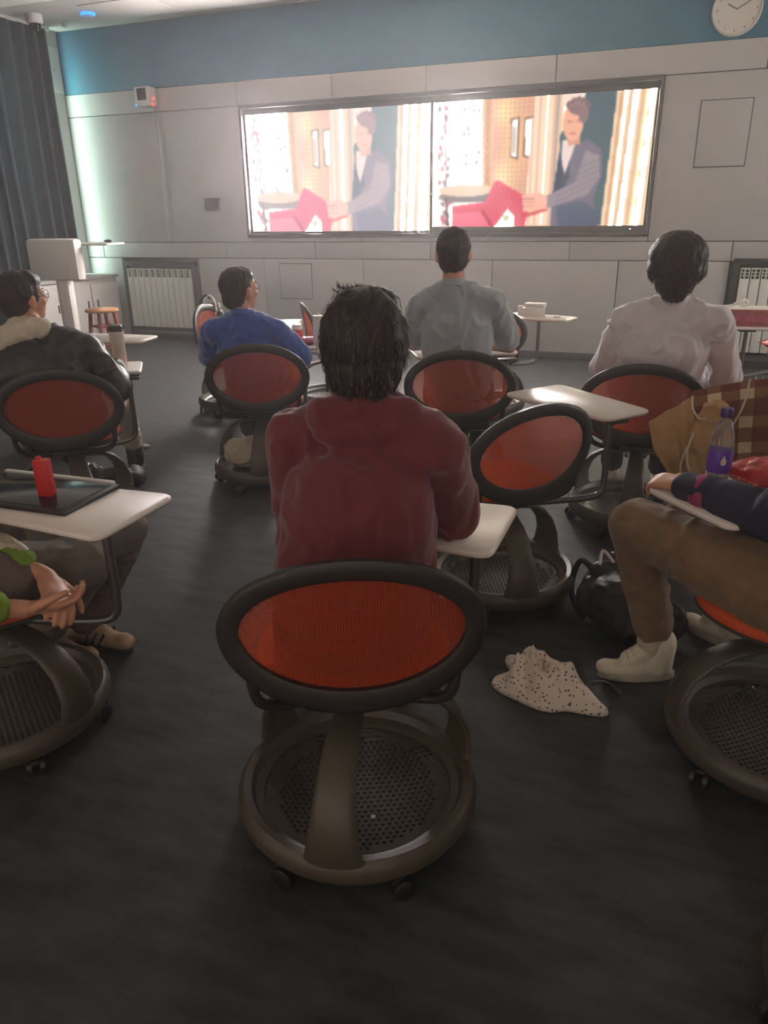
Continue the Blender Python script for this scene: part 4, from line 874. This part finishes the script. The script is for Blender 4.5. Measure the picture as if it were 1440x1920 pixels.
# purple bottle
bo = empty('water_bottle', (.165, 2.20, TZ), 'clear water bottle with purple label and cap by the navy sleeve', 'bottle')
prof = [(0, 0), (.026, 0), (.031, .006), (.0315, .02), (.030, .03), (.0315, .04), (.0315, .135), (.030, .15), (.024, .175), (.016, .193), (.0125, .20), (.0125, .212)]
MB().lathe(prof, 32).build('bottle_body', M['clear'], bo)
lb = MB().lathe([(.0322, .050), (.0326, .052), (.0326, .112), (.0322, .114)], 32).build('label', M['purple'], bo)
pts = [(0, .022), (.004, .012), (.008, .004), (.007, -.004), (0, -.009), (-.007, -.004), (-.008, .004), (-.004, .012)]
for a0 in (R(-75), R(170)):
    dr = MB(); vs = [((.0332)*math.cos(a0+p/.0332), (.0332)*math.sin(a0+p/.0332), .082+q) for p, q in pts]; dr.add(vs, [tuple(range(8))]); dr.build('white_drop_emblem', M['white'], lb, smooth=False)
MB().lathe([(0, .205), (.0155, .205), (.0165, .208), (.0165, .226), (.015, .230), (0, .230)], 28).build('cap', M['purplecap'], bo)
pillow('snack_packet', (.305, 2.25, TZ), .22, .17, .085, R(35), M['redpack'], 'shiny red snack packet beside the purple water bottle', 'packet', 9)
# plaid coat draped over the chair back at right
def grid_cloth(name, mt, parent, F, nu=60, nv=48, thick=.006, mats=None):
    vs = []; uvs = []; fs = []
    for i in range(nu+1):
        for j in range(nv+1): vs.append(F(i/nu, j/nv))
    for i in range(nu):
        for j in range(nv): a = i*(nv+1)+j; fs.append((a, a+nv+1, a+nv+2, a+1))
    me = bpy.data.meshes.new(name); me.from_pydata(vs, [], fs)
    uv = me.uv_layers.new(name='UVMap')
    for p in me.polygons:
        for li in p.loop_indices:
            vi = me.loops[li].vertex_index; uv.data[li].uv = ((vi//(nv+1))/nu, (vi % (nv+1))/nv)
    me.materials.append(mt); me.polygons.foreach_set('use_smooth', [True]*len(fs)); o = link(name, me, parent)
    sd_ = o.modifiers.new('thickness', 'SOLIDIFY'); sd_.thickness = thick; sd_.offset = 1
    return o
ct = empty('coat', (.45, 3.16, 0), 'tan coat with plaid lining draped over the chair at the right edge', 'coat', rz=R(8))
cR = Matrix.Rotation(R(-8), 3, 'Z'); cl_ = lambda x, y, z: cR @ Vector((x-.45, y-3.16, z))
def fold_(u, v, a=.02, sd=0): return noise.noise(Vector((u*4+sd, v*2, 1)))*a+noise.noise(Vector((u*12+sd, v*4, 5)))*a*.5
def Fcoat(u, v):
    x = .085+.86*u; top = .775+.08*min(1, u*3.2)**.7-.12*max(0, u-.6)
    if v < .22: s_ = v/.22; return cl_(x, 3.30-.10*s_, top-.22*(1-s_)**1.3)
    s_ = (v-.22)/.78
    return cl_(x+.06*s_*(1-u), 3.19-.17*s_-.05*s_*math.sin(u*13+1)+fold_(u, v, .05), top+.015*math.sin(min(s_*9, PI))-(.40+.1*u)*s_)
grid_cloth('plaid_lining', M['plaid'], ct, Fcoat, 80, 50)
def Fflap(u, v):
    T_ = Vector((-.043, 2.98, .703)).lerp(Vector((.10, 3.09, .785)), u); B_ = Vector((.045, 2.90, .53)).lerp(Vector((.19, 2.92, .47)), u)
    p = T_.lerp(B_, v); p.y -= .05*math.sin(PI*v)*(.4+u*.6)-fold_(u, v, .02, 4); p.x -= .015*math.sin(PI*v)*(1-u); return cl_(*p)
grid_cloth('outer_flap', M['tan'], ct, Fflap, 30, 30)
sv = MB(); sv.cap(cl_(.185, 2.99, .74), cl_(.165, 2.94, .655), .050, .056); sv.cap(cl_(.165, 2.94, .655), cl_(.145, 2.90, .545), .056, .046)
remesh(sv, 'sleeve', M['tan'], ct, Vector((0, 0, 0)), .007, 2, fold=.012, fscale=12, fstretch=(1, 1, 1.6))
for pts in ([(.10, 3.05, .795), (.105, 3.0, .76), (.13, 2.95, .735), (.15, 2.93, .74)], [(.115, 2.87, .70), (.10, 2.84, .63), (.12, 2.83, .56), (.15, 2.83, .55)], [(.10, 2.86, .65), (.085, 2.84, .58), (.10, 2.82, .53), (.13, 2.82, .52)], [(.30, 3.17, .85), (.285, 3.10, .76), (.25, 3.06, .68), (.235, 3.04, .66)]):
    MB().tube(smoothpath([cl_(*q) for q in pts], 5), .0038, 6).build('drawcord', M['cream'], ct)

# fabric bag printed with small motifs, crumpled on the floor
fb = empty('cloth_bag', (-.262, 2.115, 0), 'crumpled white printed cloth bag lying on the floor', 'bag', rz=R(-25))
def Fbag(u, v):
    a = u*2*PI; r = v; ca, sa = math.cos(a), math.sin(a)
    rad = 1+.16*math.sin(3*a+1)+.10*math.sin(5*a+.5)
    x, y = .175*r*ca*rad, .115*r*sa*rad
    h_ = .12*(1-r**1.5)+.03*(1-r)*math.sin(2*a)
    p = Vector((x*6.5, y*6.5, 2)); f = 1-abs(noise.noise(p+noise.noise_vector(p*.8)))*3.4; g = noise.noise(Vector((x*22, y*22, 7)))
    z = max(.003, h_+(.034*f+.014*g)*(1-r**5)+.012)
    return (x+.02*noise.noise(p*.7), y+.02*noise.noise(p*.7+Vector((9, 0, 0))), z if r < .995 else .003)
grid_cloth('printed_cloth', M['print'], fb, Fbag, 110, 44, .003)
MB().tube(smoothpath([(.12, .10, .03), (.16, .13, .035), (.20, .135, .012), (.17, .16, .01), (.13, .15, .012)], 5), .006, 6).build('dark_strap', M['bag'], fb)
# backpack on the floor behind corduroy leg
def backpack(c, rz, label, k=1.0, tilt=0):
    root = empty('backpack', c, label, 'backpack', rz=rz); o = Vector((0, 0, 0))
    mb = MB(); mb.cap((-.10*k, 0, .09*k), (.12*k, 0, .085*k), (.15*k, .085*k), (.13*k, .08*k), side=(0, 1, 0)); mb.ell((.0, -.05*k, .13*k), (.11*k, .09*k, .07*k)); mb.ell((-.16*k, .0, .12*k), (.05*k, .08*k, .07*k))
    remesh(mb, 'bag_body', M['bag'], root, o, .008, 3, fold=.010, fscale=9)
    for s_ in (-1, 1): MB().tube(smoothpath([(-.16*k, s_*.05*k, .17*k), (-.21*k, s_*.07*k, .19*k), (-.24*k, s_*.08*k, .10*k), (-.21*k, s_*.09*k, .03*k), (-.10*k, s_*.12*k, .02)], 5), .011*k, 8).build('shoulder_strap', M['bag'], root)
    MB().tube(smoothpath([(-.15*k, -.03*k, .19*k), (-.18*k, 0, .23*k), (-.15*k, .03*k, .19*k)], 5), .006*k, 8).build('top_loop', M['white'], root)
    return root
backpack((-.03, 2.60, 0), R(-50), 'black backpack on the floor behind the corduroy trouser leg', 1.05)
backpack((-2.90, 3.28, 0), R(35), 'flat black bag on the floor under the left chair', .72)
# bag hung on the far side-on chair
hb = empty('shoulder_bag', (-3.50, 5.28, .62), 'black shiny bag hanging on the far side-on chair', 'bag', rz=R(20))
mbh = MB(); mbh.cap((0, 0, -.10), (0, 0, .16), (.13, .06), (.09, .05), side=(1, 0, 0)); mbh.ell((.03, -.03, .0), (.10, .06, .11)); remesh(mbh, 'bag_body', M['blackcloth'], hb, Vector((0, 0, 0)), .008, 3, fold=.014, fscale=10)
for s_ in (-1, 1): MB().tube(smoothpath([(s_*.05, -.05, .10), (s_*.06, -.055, .20), (s_*.02, -.04, .265), (-s_*.02, -.045, .24)], 5), .008, 8).build('strap', M['white' if s_ > 0 else 'bag'], hb)
# cloth in the tray of the blue T-shirt person's chair
cl = empty('folded_cloth', (-2.30, 3.68, .085), 'crumpled pale bag stowed in the tray under the blue T-shirt person', 'bag', rz=R(20))
mbc = MB(); mbc.ell((0, 0, .08), (.11, .09, .08)); mbc.ell((.05, .02, .11), (.07, .06, .06)); remesh(mbc, 'bag_body', M['cream'], cl, Vector((0, 0, 0)), .007, 2, fold=.018, fscale=11)
# crumpled foil on the floor
sc = empty('foil_scrap', (-3.28, 4.0, 0), 'tiny crumpled foil scrap on the floor left of the blue T-shirt person', 'litter')
mbs = MB(); mbs.ell((0, 0, .014), (.03, .018, .014)); mbs.ell((.02, .006, .012), (.018, .016, .012)); remesh(mbs, 'foil', M['paper'], sc, Vector((0, 0, 0)), .004, 0, fold=.006, fscale=60)
MB().tube([(-.03, .0, .004), (-.05, .004, .003)], .002, 6).build('twisted_end', M['paper'], sc)
tg = empty('paper_scrap', (-.545, 1.315, .082), 'tiny white paper scrap in the foreground chair tray', 'litter')
mbt = MB(); mbt.ell((0, 0, .004), (.006, .005, .004)); mbt.ell((.004, .002, .005), (.003, .003, .003)); mbt.build('paper', M['cardboard'], tg)
# thin haze volume added to imitate the glow around the screens
m, t, b = nt('screen_glare'); t.nodes.remove(b); vs_ = t.nodes.new('ShaderNodeVolumeScatter'); vs_.inputs['Density'].default_value = .0125; vs_.inputs['Anisotropy'].default_value = .5
vs_.inputs['Color'].default_value = (1, .95, .97, 1); t.links.new(vs_.outputs[0], t.nodes['Material Output'].inputs['Volume'])
tag(MB().box(((XL+XR)/2, 2.8, ZC/2), (XR-XL-.02, 10.9, ZC-.02)).build('glare', m, smooth=False), 'faint haze volume imitating the glow around the screens', 'glare', kind='stuff')
